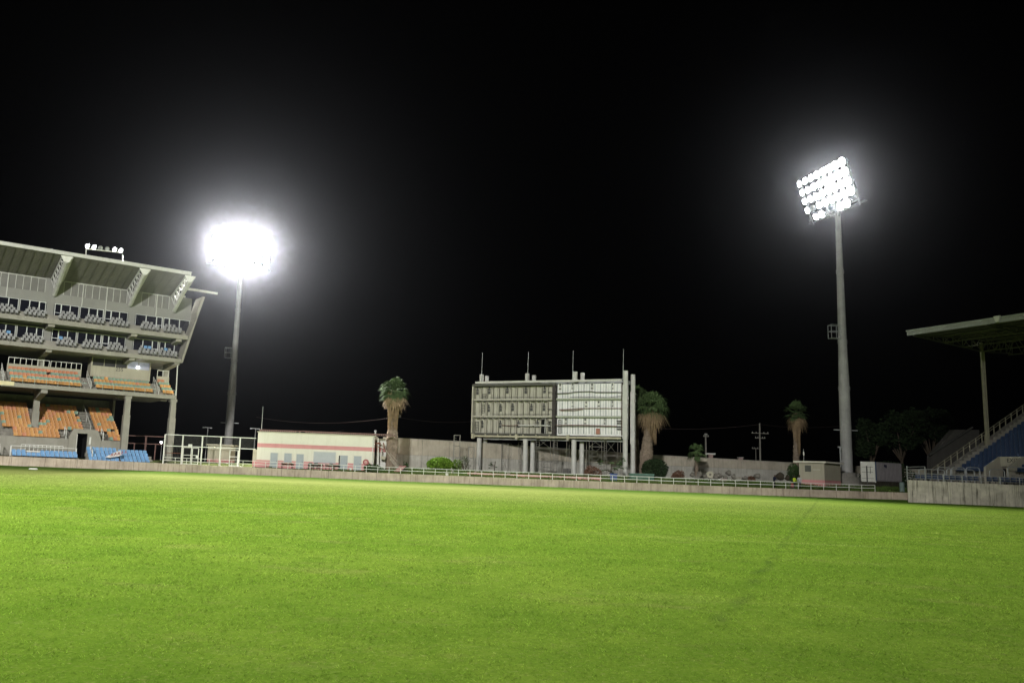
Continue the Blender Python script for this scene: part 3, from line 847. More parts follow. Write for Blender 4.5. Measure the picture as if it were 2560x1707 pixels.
# small yellow sign board on the balcony edge
sx0, sz0 = G.py(-6, 954, -.03); sx1, sz1 = G.py(35, 960, -.03)
sg = MB().box(sx0 - .8, -.12, sz1 - .22, sx1, -.03, sz1 + .3).build('sign_board', mat('pale yellow board', (.75, .68, .4), .7, .08), None, lambda p: G.w(p.x, p.y, p.z))
tag(sg, 'pale yellow board fixed to the balcony edge of the grandstand', 'sign')
# ------------------------------------------------------------------ floodlight towers
SPOTS = []


def tower(label, base, aimyaw, hh, pr, lr):
    """tapered mast with a tilted bank of round floodlights; local -y looks at the field"""
    t = thing('floodlight_tower', label, 'floodlight tower', base, aimyaw, 'floodlight towers')
    H = hh
    zs = [(0, pr), (.35, pr * .94), (.52, pr * .74), (.78, pr * .6), (1, pr * .48)]
    m = MB(); m.lathe((0, 0, 0), [(r, H * f) for f, r in zs], 20)
    for f, r in zs[1:-1]: m.lathe((0, 0, H * f), [(r + .05, -.35), (r + .07, 0), (r + .03, .3)], 20)
    mast = m.build('mast', MAST, t, smooth=False)
    b = MB(); b.lathe((0, 0, -.4), [(pr + 1.0, -1.5), (pr + 1.0, 1.7), (pr + .95, 1.78), (pr + .4, 1.8), (pr + .36, 2.35), (pr + .05, 2.4)], 20); b.build('base', CONCD, t)
    l = MB(); la = PI / 2 - aimyaw
    lx, ly = math.cos(la) * (pr + .18), math.sin(la) * (pr + .18)
    for d in (-.2, .2): l.tube((lx + d, ly, 2), (lx * .62 + d, ly * .62, H - 2), .03, n=5)
    for k in range(60):
        f = k / 60; c = 1 - .38 * f; z = 2 + (H - 4) * f
        l.tube((lx * c - .2, ly * c, z), (lx * c + .2, ly * c, z), .018, n=4)
    l.build('ladder', GALV, t)
    # rest platform with cage half way up, and a short cross arm lower down
    zf = H * .53; r = pr * .74; cx = -1
    g = MB(); R_ = Matrix.Rotation(-aimyaw, 3, 'Z')
    P = lambda x, y, z: R_ @ V3((x, y, z))
    for x in (-r - 1.2, -r):
        for y in (-.5, .5): g.bar(P(x, y, zf), P(x, y, zf + 1.9), .07)
    for z in (zf, zf + 1.0, zf + 1.9):
        for y in (-.5, .5): g.bar(P(-r - 1.2, y, z), P(-r + .2, y, z), .07)
        g.bar(P(-r - 1.2, -.5, z), P(-r - 1.2, .5, z), .07)
    g.face([P(-r - 1.2, -.5, zf), P(-r, -.5, zf), P(-r, .5, zf), P(-r - 1.2, .5, zf)])
    g.build('rest_platform', GALV, t)
    a = MB(); a.bar(P(-pr - .9, 0, H * .2), P(pr + .9, 0, H * .2), .12); a.build('cross_arm', GALV, t)
    # head
    tilt = math.radians(17); NX, NZ, sx, sz = 8, 5, 1.36, 1.4
    up = V3((0, -math.sin(tilt), math.cos(tilt))); nrm = V3((0, -math.cos(tilt), -math.sin(tilt)))
    c0 = V3((-.45 if aimyaw > 0 else 0, -1.0, H + .4))
    fr = MB()
    for j in range(NZ):
        c = c0 + up * (j * sz); fr.bar(c + V3((-NX * sx / 2 - .1, .3, 0)), c + V3((NX * sx / 2 + .1, .3, 0)), .16)
    for x in (-NX * sx / 2 + .3, -1.2, 1.2, NX * sx / 2 - .3): fr.bar(c0 + V3((x, .42, 0)) - up * .7, c0 + V3((x, .42, 0)) + up * (NZ * sz - .9), .18)
    fr.bar((0, 0, H - .6), c0 + V3((-1.2, .5, 0)), .3); fr.bar((0, 0, H - .6), c0 + V3((1.2, .5, 0)), .3); fr.bar((0, .1, H - .3), c0 + V3((0, .6, 0)) + up * 4, .3)
    fr.bar(c0 + V3((-NX * sx / 2 - .6, .8, -.3)), c0 + V3((NX * sx / 2 + .6, .8, -.3)), .5, .08)
    fr.build('head_frame', GALV, t)
    proto = None
    for j in range(NZ):
        for i in range(NX):
            if j == 0 and i not in (1, 2, 5, 6): continue
            on = not (j == 1 and i == 1)
            c = c0 + up * (j * sz) + V3(((i - NX / 2 + .5) * sx, -.1, 0))
            lq = lr * (1 + (.4 * i / 7 if aimyaw < 0 else 0))  # lenses widened along the row to stand in for merging glare
            aimd = (nrm + V3((.1 * (i - 3.5) / 4, 0, -.06 * (2 - j)))).normalized()
            o = MB().tube(V3((0, 0, 0)) - aimd * .55, V3((0, 0, 0)), .2, lq + .02, 14).build('floodlight', GALV, t); o.location = c
            MB().tube(aimd * .01, aimd * .07, lq, lq, 16).build('lens', LENS if on else LENSO, o)
    return t, c0 + up * (2 * sz) + nrm * .5


TWL = V3((xat(567, 158), 158, 1.35)); TWR = V3((xat(2119, 118), 118, 1.35))
LYAW = math.radians(20); RYAW = math.radians(-79)
towL, hcL = tower('grey floodlight tower rising behind the pink and cream clubhouse, its head one white blaze', TWL, LYAW, 36.8, .78, .665)
towR, hcR = tower('grey floodlight tower beside the small hut, its rows of round lamps seen slantwise', TWR, RYAW, 39.0, .76, .44)


def tw(base, yaw, p):
    return V3(base) + Matrix.Rotation(yaw, 3, 'Z') @ p


HEADL = tw(TWL, LYAW, hcL); HEADR = tw(TWR, RYAW, hcR)

# ------------------------------------------------------------------ clubhouse
CH = Fr(xat(640, 114), 114, 0); CW = 15.55
zb = .98; zt = 5.66
ch = thing('clubhouse', 'low cream clubhouse with a pink stripe and pink base behind the perimeter wall', 'building', (CH.x, CH.y, 0), 0)
zp0, zp1 = 3.95 - .28, 3.95 + .27
def cpx(px, py, yl=0): return CH.py(px, py, yl)
def C3(x, y): return 380 + x / 4.055, 980 + y / 4.055
def cy3(x, y): return cpx(*C3(x, y))
mb = MB()
mb.m = 0; mb.box(0, .1, 2.0, CW, 7, 3.67); mb.box(0, .1, 4.21, CW, 7, zt)
mb.m = 1; mb.box(-.004, .092, 3.67, CW + .004, 7, 4.21); mb.box(-.004, .094, .3, CW + .004, 7, 2.0)
ops = []
mb.m = 0
mb.build('wall', [CREAM, PINK], ch)
mb = MB(); mb.box(-.12, -.05, zt, CW + .12, 7.1, zt + .12); mb.build('roof', CREAMD, ch)
mb = MB()
k = 0; x = .15
while x < CW + 2.6:
    if not (5.0 < x < 6.4 and k % 3): mb.box(x, .5, zt + .13, x + .2, .62, zt + .36 + .04 * math.sin(k * 1.7))
    x += .29; k += 1
mb.box(.1, .52, zt + .34, CW + 2.4, .6, zt + .41); mb.box(.1, .53, zt + .12, CW + 2.5, .59, zt + .16)
mb.build('roof_railing', BROWN, ch)
def opening(name, xa, xb, za, zb_, m, fr=.06, handle=False):
    o = MB(); o.box(xa, .02, za, xb, .085, zb_); o = o.build(name, m, ch)
    f = MB(); f.box(xa - fr, -.01, za, xa, .09, zb_ + fr); f.box(xb, -.01, za, xb + fr, .09, zb_ + fr); f.box(xa, -.01, zb_, xb, .09, zb_ + fr)
    f.build('frame', GREYW, o)
    if handle: MB().box(xb - .16, -.03, za + .95, xb - .06, .02, za + 1.02).build('handle', STEELD, o)
    return o
for (xa, ya, xb, yb, nm) in ((1205, 615, 1265, 765, 'door'), (1345, 620, 1410, 712, 'window'), (1468, 628, 1528, 778, 'door'), (1912, 642, 1975, 788, 'door'), (2050, 648, 2115, 795, 'door')):
    a = cy3(xa, ya); b = cy3(xb, yb); opening(nm, a[0], b[0], b[1] if nm == 'window' else .95, a[1], DOORG, handle=nm == 'door')
a = cy3(1645, 605); b = cy3(1855, 722)
sh = opening('roller_shutter', a[0], b[0], b[1], a[1], mat('shutter grey', (.47, .5, .51), .55, .06), .08)
m = MB()
for k in range(14):
    z = b[1] + (a[1] - b[1]) * k / 14; m.box(a[0] + .02, .0, z + .02, b[0] - .02, .019, z + .1)
m.build('slats', MATS['shutter grey'], sh)
d = cy3(1912, 642); MB().box(d[0] - .22, .0, .95, d[0] - .07, .08, d[1]).build('door_gap', BLACKP, ch)
mb = MB(); mb.bar((CW - .1, .0, .9), (CW - .1, .0, zt), .12); mb.build('downpipe', GREYW, ch)
mb = MB(); mb.m = 0; mb.box(-.75, 1.2, 1.9, -.02, 5, 3.35); mb.m = 1; mb.box(-.755, 1.19, .3, -.02, 5, 1.9); mb.build('side_annex', [CREAMD, PINK], ch)
# flagpole on the roof, vent pipe
p0 = cpx(652, 1078, .6); p1 = cpx(655, 1015, .6)
t = thing('flagpole', 'thin bare pole standing on the corner of the clubhouse roof', 'pole', CH.w(p0[0], 1.0, zt + .1))
MB().tube((0, 0, 0), (0, 0, p1[1] - zt - .1), .05, .03, 8).build('pole', GALV, t); MB().box(-.22, -.22, 0, .22, .22, .3).build('foot', CONCD, t)
p0 = cpx(939, 1073, 2)
t = MB(); t.tube((0, 0, 0), (0, 0, 1.0), .1, .1, 8); t.tube((0, 0, 1.0), (0, 0, 1.12), .16, .13, 8)
tag(t.build('vent_pipe', GALV), 'short grey vent pipe above the broken end of the clubhouse', 'pipe').location = CH.w(p0[0], 2, zt - .2)
# round dull red sign on a stand
px, pz = cpx(914.5, 1155, -1.2)
t = thing('round_sign', 'round dull red sign on a pink foot at the end of the clubhouse', 'sign', CH.w(px, -1.2, 1.0))
d = MB(); d.tube((0, .0, pz - 1.0), (0, .08, pz - 1.0), .4, .4, 20); d.build('disc', SIGNR, t)
d = MB(); d.tube((0, -.03, pz - 1.0), (0, .0, pz - 1.0), .22, .22, 16); d.box(-.07, -.05, pz - 1.1, .1, -.03, pz - .9); d.build('emblem', mat('faded pink', (.6, .33, .3), .7), t)
MB().box(-.1, 0, 0, .1, .1, pz - 1.4).build('post', PINK, t)
# trestle tables and chairs frames against the clubhouse
def table(px0, px1, lab):
    a = cpx(px0, 1160, -1.0)[0]; b = cpx(px1, 1160, -1.0)[0]; wd = b - a
    t = thing('folding_table', lab, 'table', CH.w(a, -1.0, 1.0), 0, 'folding tables by the clubhouse')
    MB().box(0, 0, .72, wd, .7, .77).build('table_top', BROWN, t)
    for x in (.1, wd - .1):
        for s in (-1, 1): MB().bar((x, .35 - .28 * s, 0), (x, .35 + .28 * s, .72), .05).build('leg', STEELD, t)
table(702, 731, 'narrow dark table between two doors of the clubhouse'); table(768, 806, 'dark table under the shutter of the clubhouse'); table(812, 848, 'dark table between the shutter and the last two doors')
def chair(px, lab):
    a = cpx(px, 1162, -1.9)[0]
    t = thing('chair', lab, 'chair', CH.w(a, -1.9, .95), 0, 'dark chairs by the clubhouse')
    MB().box(-.22, -.22, .43, .22, .22, .47).build('seat', STEELD, t)
    m = MB(); m.bar((-.2, .21, .47), (-.2, .28, .92), .04); m.bar((.2, .21, .47), (.2, .28, .92), .04); m.box(-.2, .24, .66, .2, .28, .92); m.build('backrest', STEELD, t)
    for x in (-.19, .19):
        for y in (-.19, .19): MB().bar((x, y, 0), (x * .95, y * .95, .43), .04).build('leg', STEELD, t)
for px, l in ((775, 'dark chair at the near end of the table under the shutter'), (789, 'dark chair at the middle of the table under the shutter'), (827, 'dark chair before the last table of the clubhouse')): chair(px, l)
bk = MB(); bk.lathe((0, 0, 0), [(.16, 0), (.2, .38), (.22, .4)], 12)
tag(bk.build('bucket', WHITE), 'small white bucket on the ground before the last doors of the clubhouse', 'bucket').location = CH.w(cpx(875.5, 1177, -1.6)[0], -1.6, 1.0)

# ------------------------------------------------------------------ white cage fence with gates
FY = 113
fx0 = xat(410, FY)
cf = thing('mesh_fence', 'tall white framed mesh fence with gates beside the clubhouse', 'fence', (fx0, FY, 0), 0)
F_ = Fr(fx0, FY, 0)
def C4(x, y): return 390 + x / 8.711, 1040 + y / 8.711
px_ = [F_.py(*C4(x, 700), 0)[0] for x in (180, 572, 1000, 1405, 1822)] + [F_.py(639, 1120, 0)[0]]
ztop, zmid = 4.85, 3.37
for x in px_[:5]: MB().bar((x, 0, .9), (x, 0, ztop), .16).build('post', WHITE, cf)
mb = MB(); mb.bar((px_[0], 0, ztop), (px_[5], 0, ztop - .05), .1); mb.build('top_rail', WHITE, cf)
mb = MB(); mb.bar((px_[0], 0, zmid), (px_[5], 0, zmid), .1); mb.build('mid_rail', WHITE, cf)
mb = MB(); mb.bar((px_[0], 0, 2.45), (px_[1], 0, 2.45), .07); mb.build('rusty_rail', RUST, cf)
mb = MB(); mb.box(px_[0], .01, 1.0, px_[1], .05, 1.12); mb.build('sill', CONCD, cf)
mb = MB()
for a, b in zip(px_, px_[1:]):
    n = int((b - a) / .16)
    for k in range(1, n): mb.bar((a + (b - a) * k / n, .02, zmid), (a + (b - a) * k / n, .02, ztop), .018)
    for k in range(1, 9): mb.bar((a, .02, zmid + (ztop - zmid) * k / 9), (b, .02, zmid + (ztop - zmid) * k / 9), .018)
a, b = px_[0], px_[1]
for k in range(1, 12): mb.bar((a + (b - a) * k / 12, .02, 1.1), (a + (b - a) * k / 12, .02, zmid), .03)
mb.build('wire_mesh', STEELD, cf)
def gate(xa, xb, zt_, lab, plate=False):
    A = F_.py(*C4(xa, 800), .3)[0]; B = F_.py(*C4(xb, 800), .3)[0]
    g = MB()
    for x in (A, B): g.bar((x, .1, 1.05), (x, .1, zt_), .09)
    for z in (1.12, 2.25, zt_): g.bar((A, .1, z), (B, .1, z), .07)
    o = g.build('gate', WHITE, cf); tag(o, lab)
    m = MB(); n = 9
    for k in range(1, n): m.bar((A + (B - A) * k / n, .12, 1.1), (A + (B - A) * k / n, .12, zt_), .016)
    m.build('wire_mesh', STEELD, o)
    if plate: MB().box(B - .3, .03, 1.9, B - .02, .06, 2.2).build('lock', WHITE, o)
gate(600, 775, 3.25, 'first leaf of the double gate'); gate(800, 935, 3.2, 'second leaf of the double gate', True); gate(1620, 1795, 3.1, 'single gate near the clubhouse')
x, z = F_.py(*C4(750, 645), 0); MB().box(x - .25, -.12, z - .2, x + .25, -.06, z + .2).build('sign_plate', WHITE, cf)
st = MB(); st.box(0, 0, 0, 1.5, .7, .1)
tag(st.build('doorstep', WHITE), 'flat white slab lying in front of the single gate', 'slab').location = (F_.w(F_.py(*C4(1600, 1090), -1)[0], -1.2, .95))

# hut with the lit lamp behind the fence
H_ = Fr(xat(517, 120), 120, 0)
hu = thing('gate_hut', 'small cream hut with a pink base behind the white mesh fence', 'hut', (H_.x, H_.y, 0), 0)
wd = xat(574, 120) - H_.x
mb = MB(); mb.m = 0; mb.box(0, 0, 1.9, wd, 3, 3.75); mb.m = 1; mb.box(-.003, -.003, .6, wd + .003, 3, 1.9); mb.build('wall', [CREAMD, PINK], hu)
mb = MB(); mb.box(-.25, -.3, 3.75, wd + .5, 3.2, 3.95); mb.build('roof', CREAMD, hu)
x, z = H_.py(536.5, 1118, -.2)
l = MB().box(x - .22, -.22, z - .1, x + .22, -.01, z + .08).build('wall_lamp', STEELD, hu)
MB().box(x - .1, -.27, z - .05, x + .2, -.225, z + .04).build('lens', mat('warm lamp lens', (.9, .8, .5), .3, emit=(1, .85, .5), estr=5), l)
# thin T shaped lamp posts far behind
for px, pt, lab in ((512, 1067.5, 'thin T shaped lamp post showing above the small cream hut'), (632, 1070, 'thin T shaped lamp post beside the corner of the clubhouse')):
    Y = 150; x = xat(px, Y); top = at(px, pt, Y).z
    t = thing('lamp_post', lab, 'lamp post', (x, Y, 1.4), 0, 'T shaped lamp posts')
    MB().tube((0, 0, 0), (.1, 0, top - 1.4), .09, .06, 8).build('post', GALV, t)
    MB().bar((-.85, 0, top - 1.4), (.85, 0, top - 1.5), .09).build('arm', GALV, t)
    for s in (-.7, .7): MB().box(s - .17, -.2, top - 1.55, s + .17, .15, top - 1.42).build('lamp_head', GALV, t)
# brown steel fence behind the end bay of the grandstand
B_ = Fr(xat(305, 123), 123, 0)
bf = thing('steel_fence', 'brown steel fence behind the open end bay of the grandstand', 'fence', (B_.x, 123, 0), 0)
xe = xat(412, 123) - B_.x
def zz(px, py): return at(px, py, 123).z
for z in (zz(340, 1089), zz(340, 1108)): MB().bar((0, 0, z), (xe, 0, z), .13).build('rail', BROWN, bf)
for px in (361, 333, 386): 
    x = xat(px, 123) - B_.x; MB().bar((x, 0, 1.0), (x, 0, zz(px, 1089) if px == 361 else zz(px, 1108)), .22 if px == 361 else .16).build('post', BROWN, bf)
# white street light glowing far off
p = at(403.3, 1104.7, 145)
sl_ = thing('street_light', 'small glowing white street light far behind the white mesh fence', 'street light', (p.x, p.y, 1.4))
MB().tube((0, .3, 0), (0, .3, p.z - 1.3), .07, .05, 8).build('post', GALV, sl_)
hd = MB().box(-.2, -.1, p.z - 1.55, .2, .5, p.z - 1.3).build('lamp_head', GALV, sl_)
MB().lathe((0, 0, p.z - 1.42), [(.05, -.2), (.17, -.12), (.2, 0), (.17, .1), (.05, .13)], 10).build('bulb', LENSS, hd)

# ------------------------------------------------------------------ tall back wall
bwp = [(955, 127.9, 6.0), (985, 128, 6.0), (1190, 131, 5.9), (1556, 136, 5.3), (1648, 137, 5.15), (1987, 140, 4.85), (2300, 142, 4.6), (2700, 138, 4.4)]
bw = thing('boundary_wall', 'tall weathered concrete wall across the rear of the ground, lower band paler', 'wall', (0, 130, 0))
w = off((0, 130, 0))
pts = [(xat(a, b, 3), b, c) for a, b, c in bwp]
up_, lo_, cp_ = MB(), MB(), MB()
for (x0, y0, z0), (x1, y1, z1) in zip(pts, pts[1:]):
    n = max(1, round((x1 - x0) / 4.2))
    for k in range(n):
        f0, f1 = k / n, (k + 1) / n
        a = V3((x0 + (x1 - x0) * f0, y0 + (y1 - y0) * f0, 0)); b = V3((x0 + (x1 - x0) * f1, y0 + (y1 - y0) * f1, 0)); d = (b - a).normalized() * .015
        za, zb_ = z0 + (z1 - z0) * f0, z0 + (z1 - z0) * f1; j = RND.uniform(-.012, .012)
        for M_, yo, lo, ta, tb in ((up_, -.05, 3.62, za, zb_), (lo_, 0, .6, 3.6, 3.6)):
            A, B = a + d, b - d
            M_._add([(A.x, A.y + yo + j, lo), (B.x, B.y + yo + j, lo), (B.x, B.y + .3, lo), (A.x, A.y + .3, lo), (A.x, A.y + yo + j, ta), (B.x, B.y + yo + j, tb), (B.x, B.y + .3, tb), (A.x, A.y + .3, ta)], [(0, 3, 2, 1), (4, 5, 6, 7), (0, 1, 5, 4), (1, 2, 6, 5), (2, 3, 7, 6), (3, 0, 4, 7)])
    cp_.bar((x0, y0 + .1, z0 + .05), (x1, y1 + .1, z1 + .05), .46, .1)
up_.build('upper_band', mat('back wall upper', (.45, .41, .33), .9, .2, .5, streak=.65, stain=(.1, .09, .07)), bw, w)
lo_.build('lower_band', mat('back wall lower', (.45, .44, .39), .9, .2, .6, streak=.6, stain=(.12, .1, .08)), bw, w); cp_.build('coping', CONC, bw, w)


# ------------------------------------------------------------------ scoreboard
_a = at(1177, 1085, 130); _b = at(1554.3, 1088.6, 118.6)
Q = Fr(_a.x, _a.y, math.atan2(_b.y - _a.y, _b.x - _a.x)); QL = math.hypot(_b.x - _a.x, _b.y - _a.y)
sb = thing('scoreboard', 'gutted old scoreboard on concrete columns, one half cream, other half bare metal sheet', 'scoreboard', (Q.x, Q.y, 0), Q.yaw)
def ov(x, y): return 1140 + x / 4.2, 860 + y / 4.2
def qx(x, y, yl=0): return Q.py(*ov(x, y), yl)
zlo = (qx(155, 945)[1] + qx(1740, 960)[1]) / 2; zhi = (qx(170, 425)[1] + qx(1750, 390)[1]) / 2
xm0, xm1 = qx(1008, 700)[0], qx(1040, 700)[0]; xr0 = qx(1735, 700)[0]
mb = MB(); mb.box(0, 0, zlo, .2, 1.5, zhi); mb.build('side_panel', CREAMB, sb)
MB().box(-.02, -.01, zhi - .32, xm1, 1.5, zhi).build('top_frame', OLIVE, sb); MB().box(-.05, -.03, zlo - .05, xm1 - .01, 1.5, zlo + .18).build('bottom_frame', OLIVE, sb)
mb = MB(); mb.box(xm0, -.04, zlo, xm1 - .012, 1.4, zhi - .33); mb.build('divider', BROWNF, sb)
mb = MB(); mb.box(xr0, -.03, zlo + .1, QL, .9, zhi - .1); mb.build('end_frame', mat('rust brown frame', (.1, .065, .045), .75, .4, 1.5), sb)
mb = MB(); mb.box(.2, 1.1, zlo + .18, xm0 - .003, 1.2, zhi - .32); mb.build('cream_back_panel', CREAMB, sb)
mb = MB(); mb.box(xm1 + .01, .9, zlo, xr0 - .005, 1.0, zhi - .12); mb.build('metal_back_panel', ALU, sb)
zs1 = qx(600, 600)[1]; zs2 = qx(600, 772)[1]
h = zhi - zlo; zr = [zlo + .18, zlo + h * .34, zlo + h * .675, zhi - .32]
shl, shr, rl_, rr_, bk_ = MB(), MB(), MB(), MB(), MB()
for z in zr[1:3]:
    shl.box(.2, .25, z - .02, xm0 - .004, 1.09, z + .2)
    shr.box(xm1 + .015, .3, z - .02, xr0 - .006, .89, z + .22)
shl.build('shelf', CREAMB, sb); shr.build('shelf', mat('pale green steel', (.42, .46, .36), .6, .2, 1.5, streak=.5), sb)
NB = 13
for k in range(1, NB):
    x = .2 + (xm0 - .2) * k / NB
    for z0, z1 in zip(zr, zr[1:]):
        rl_.box(x - .07, .78, z0 + (.2 if z0 != zr[0] else 0), x + .07, 1.09, z1 - .02)
        rl_.box(x - .42, 1.02, z0 + (.2 if z0 != zr[0] else 0), x - .34, 1.09, z1 - .02)
        rl_.box(x - .03, .2, z1 - .3, x + .03, .9, z1 - .24)
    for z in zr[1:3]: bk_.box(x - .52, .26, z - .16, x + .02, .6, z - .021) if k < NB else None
rl_.build('rib', mat('dull rib', (.33, .32, .26), .7, .15, 1, streak=.4), sb); bk_.build('shelf_shade_strip', STEELD, sb)  # solid dark strips paint in the shade under the shelves
for k in range(1, 24):
    x = xm1 + (xr0 - xm1) * k / 24
    thin = k % 2
    for z0, z1 in zip([zlo + .05, zr[1], zr[2]], [zr[1], zr[2], zhi - .15]):
        rr_.box(x - (.02 if thin else .05), .72 if not thin else .84, z0 + .22, x + (.02 if thin else .05), .899, z1 - .03)
rr_.build('rib', mat('seam grey sheet', (.5, .53, .52), .5, .15, 1, metal=.2, streak=.4), sb)
# keyhole slots in the panels
def slots(lst, yl, sc, tone):
    for x, y in lst:
        X, Z = qx(x, y, yl)
        m = MB(); a = .19 * sc; hh = .58 * sc
        m.prism([(X - a, Z - hh), (X + a, Z - hh), (X + a, Z + hh * .35), (X + a * .55, Z + hh * .5), (X + a * .5, Z + hh), (X - a * .5, Z + hh), (X - a * .55, Z + hh * .5), (X - a, Z + hh * .35)], 'y', yl - .06, yl + .02)
        o = m.build('slot', STEELD, sb)
        if tone:
            pl = MB(); pl.box(X - a * 1.9, yl - .02, Z - hh * 1.35, X + a * 1.9, yl + .015, Z + hh * 1.3); pl.build('plate', WHITE, o)
        else:
            MB().box(X - a, yl - .075, Z - hh * .2, X + a, yl - .062, Z - hh * .12).build('bracket', CREAMB, o)
slots([(228, 492), (352, 485), (541, 480), (735, 480), (931, 475), (345, 672), (470, 668), (597, 662), (793, 662), (925, 660), (277, 840), (467, 840), (658, 835), (857, 832)], 1.09, 1, False)
for x, y in [(1095, 450), (1228, 445), (1430, 445), (1642, 445), (1228, 632), (1368, 632), (1500, 628), (1640, 628), (1155, 812), (1358, 812), (1568, 812)]:
    X, Z = qx(x, y, .89)
    o = MB().box(X - .24, .84, Z - .46, X + .24, .888, Z + .52).build('hatch_plate', GREYW if RND.random() < .4 else WHITE, sb)
    m = MB(); m.prism([(X - .13, Z + .34), (X - .05, Z + .1), (X + .05, Z + .1), (X + .13, Z + .34), (X + .06, Z + .42), (X - .06, Z + .42)], 'y', .8, .839); m.box(X - .16, .8, Z - .36, X + .16, .839, Z - .22); m.build('slot', STEELD, o)
# ladder rungs, loose pipes, wires, opening, stains on the sheets
def rungs(x0, x1, ys, yl, m=OLIVE):
    mb = MB()
    for y in ys:
        a = qx(x0, y, yl); b = qx(x1, y, yl); mb.bar((a[0], yl, a[1]), (b[0], yl, b[1]), .055)
    for x in (x0, x1):
        a = qx(x, ys[0], yl); b = qx(x, ys[-1], yl); mb.bar((a[0], yl + .03, a[1]), (b[0], yl + .03, b[1]), .05)
    mb.build('ladder', m, sb)
rungs(276, 318, [525, 540, 555, 570, 585], .9); rungs(268, 300, [635, 652, 669, 686, 703, 720], .9); rungs(205, 236, [815, 832, 849, 866, 883, 900, 915], .9)
rungs(1075, 1102, [795, 815, 835, 855, 875, 895, 915, 935], .7, STEELD)
def pipe(name, pts, yl, r, m):
    P = [V3((qx(x, y, yl)[0], yl, qx(x, y, yl)[1])) for x, y in pts]
    return MB().path(P, r, 6).build(name, m, sb)
pipe('loose_pipe', [(655, 853), (990, 855)], .55, .09, WHITE)
pipe('cable', [(480, 848), (560, 856), (650, 850)], .7, .035, RUST); pipe('cable', [(480, 858), (640, 862), (880, 868)], .75, .03, STEELD)
pipe('cable', [(360, 560), (620, 556), (1000, 558)], .7, .025, OLIVE); pipe('cable', [(385, 735), (700, 735), (990, 735)], .7, .025, OLIVE)
pipe('cable', [(1045, 520), (1180, 514), (1250, 502), (1420, 496), (1470, 506), (1735, 506)], .5, .055, STEELD); pipe('cable', [(1200, 556), (1480, 552), (1600, 560), (1735, 545)], .5, .03, STEELD)
pipe('loose_rail', [(1080, 688), (1180, 684), (1300, 674), (1735, 674)], .5, .045, RUST); pipe('loose_rail', [(1100, 697), (1240, 697), (1330, 684)], .48, .045, RUST)
pipe('loose_rail', [(1040, 852), (1310, 850), (1690, 862)], .5, .05, RUST); pipe('loose_rail', [(1040, 862), (1690, 866)], .52, .04, OLIVE)
pipe('cable', [(965, 505), (1005, 505)], .5, .05, STEELD); pipe('cable', [(960, 682), (1005, 680)], .5, .05, STEELD)
a = qx(897, 790, .7); b = qx(935, 930, .7); MB().box(a[0], .62, b[1], b[0], 1.08, a[1]).build('open_slot', DARK, sb)
a = qx(934, 778, .5); b = qx(937, 935, .5); MB().bar((a[0] + .05, .5, b[1]), (a[0] + .05, .5, a[1]), .1).build('loose_pipe', GREYW, sb)
m = MB()
for y in (820, 850, 880, 905): 
    p = qx(985, y, .6); m.tube((p[0] - .2, .6, p[1]), (p[0] + .15, .6, p[1] + .12), .12, .1, 8)
m.build('hanging_parts', STEELD, sb)
m = MB()
for y in (805, 830, 865, 890): 
    p = qx(1712, y, .5); m.box(p[0] - .35, .5, p[1] - .1, p[0] + .3, .7, p[1] + .06)
m.build('hanging_parts', STEELD, sb)
a = qx(1470, 885, .6); b = qx(1510, 945, .6); MB().box(a[0], .6, b[1], b[0], .63, a[1]).build('loose_board', mat('faded salmon board', (.42, .2, .14), .8, .2), sb)
# roof beams
mb = MB(); mb.bar((.6, -.1, zhi + .22), (QL, -.1, zhi + .22), .25, .3); mb.build('front_roof_beam', GREYW, sb)
mb = MB(); mb.bar((.3, 2.6, zhi + .55), (QL + .1, 2.6, zhi + .55), .25, .28); mb.bar((.3, 2.6, zhi + .3), (QL, 2.6, zhi + .3), .05, .3); mb.build('rear_roof_beam', GALV, sb)
mb = MB()
for k in range(9):
    x = .7 + (QL - 1) * k / 8; mb.bar((x, -.05, zhi + .25), (x, 2.6, zhi + .5), .14, .2)
mb.build('roof_joist', OLIVE, sb)
mb = MB(); mb.box(5.2, .5, zhi + .38, 10.5, 2.4, zhi + .5); mb.build('roof_sheet', mat('mossy sheet', (.12, .13, .08), .9, .3), sb)
mb = MB(); mb.bar((.4, -.15, zlo - .32), (QL - .05, -.15, zlo - .32), .3, .26)
for k in range(7):
    x = .5 + 2.05 * k; mb.box(x - .06, -.35, zlo - .2, x + .06, -.05, zlo + .0)
for x in (.4, 7.6, 15.6): mb.box(x - .12, -.4, zlo - .7, x + .25, .1, zlo + .03)
mb.build('front_floor_beam', mat('yellowed beam', (.5, .47, .34), .6, .2, 1, streak=.5), sb)
mb = MB(); mb.bar((.9, 2.6, zlo - .6), (QL - .6, 2.6, zlo - .6), .3, .28); mb.build('rear_floor_beam', GALV, sb)
mb = MB(); mb.box(.1, .2, zlo - .12, QL - .1, 3.2, zlo - .06); mb.build('floor_deck', STEELD, sb)
mb = MB(); mb.bar((QL + .2, .3, zhi + .1), (QL + .3, 2.8, zhi + .1), .3, .5); mb.build('end_beam', GALV, sb)
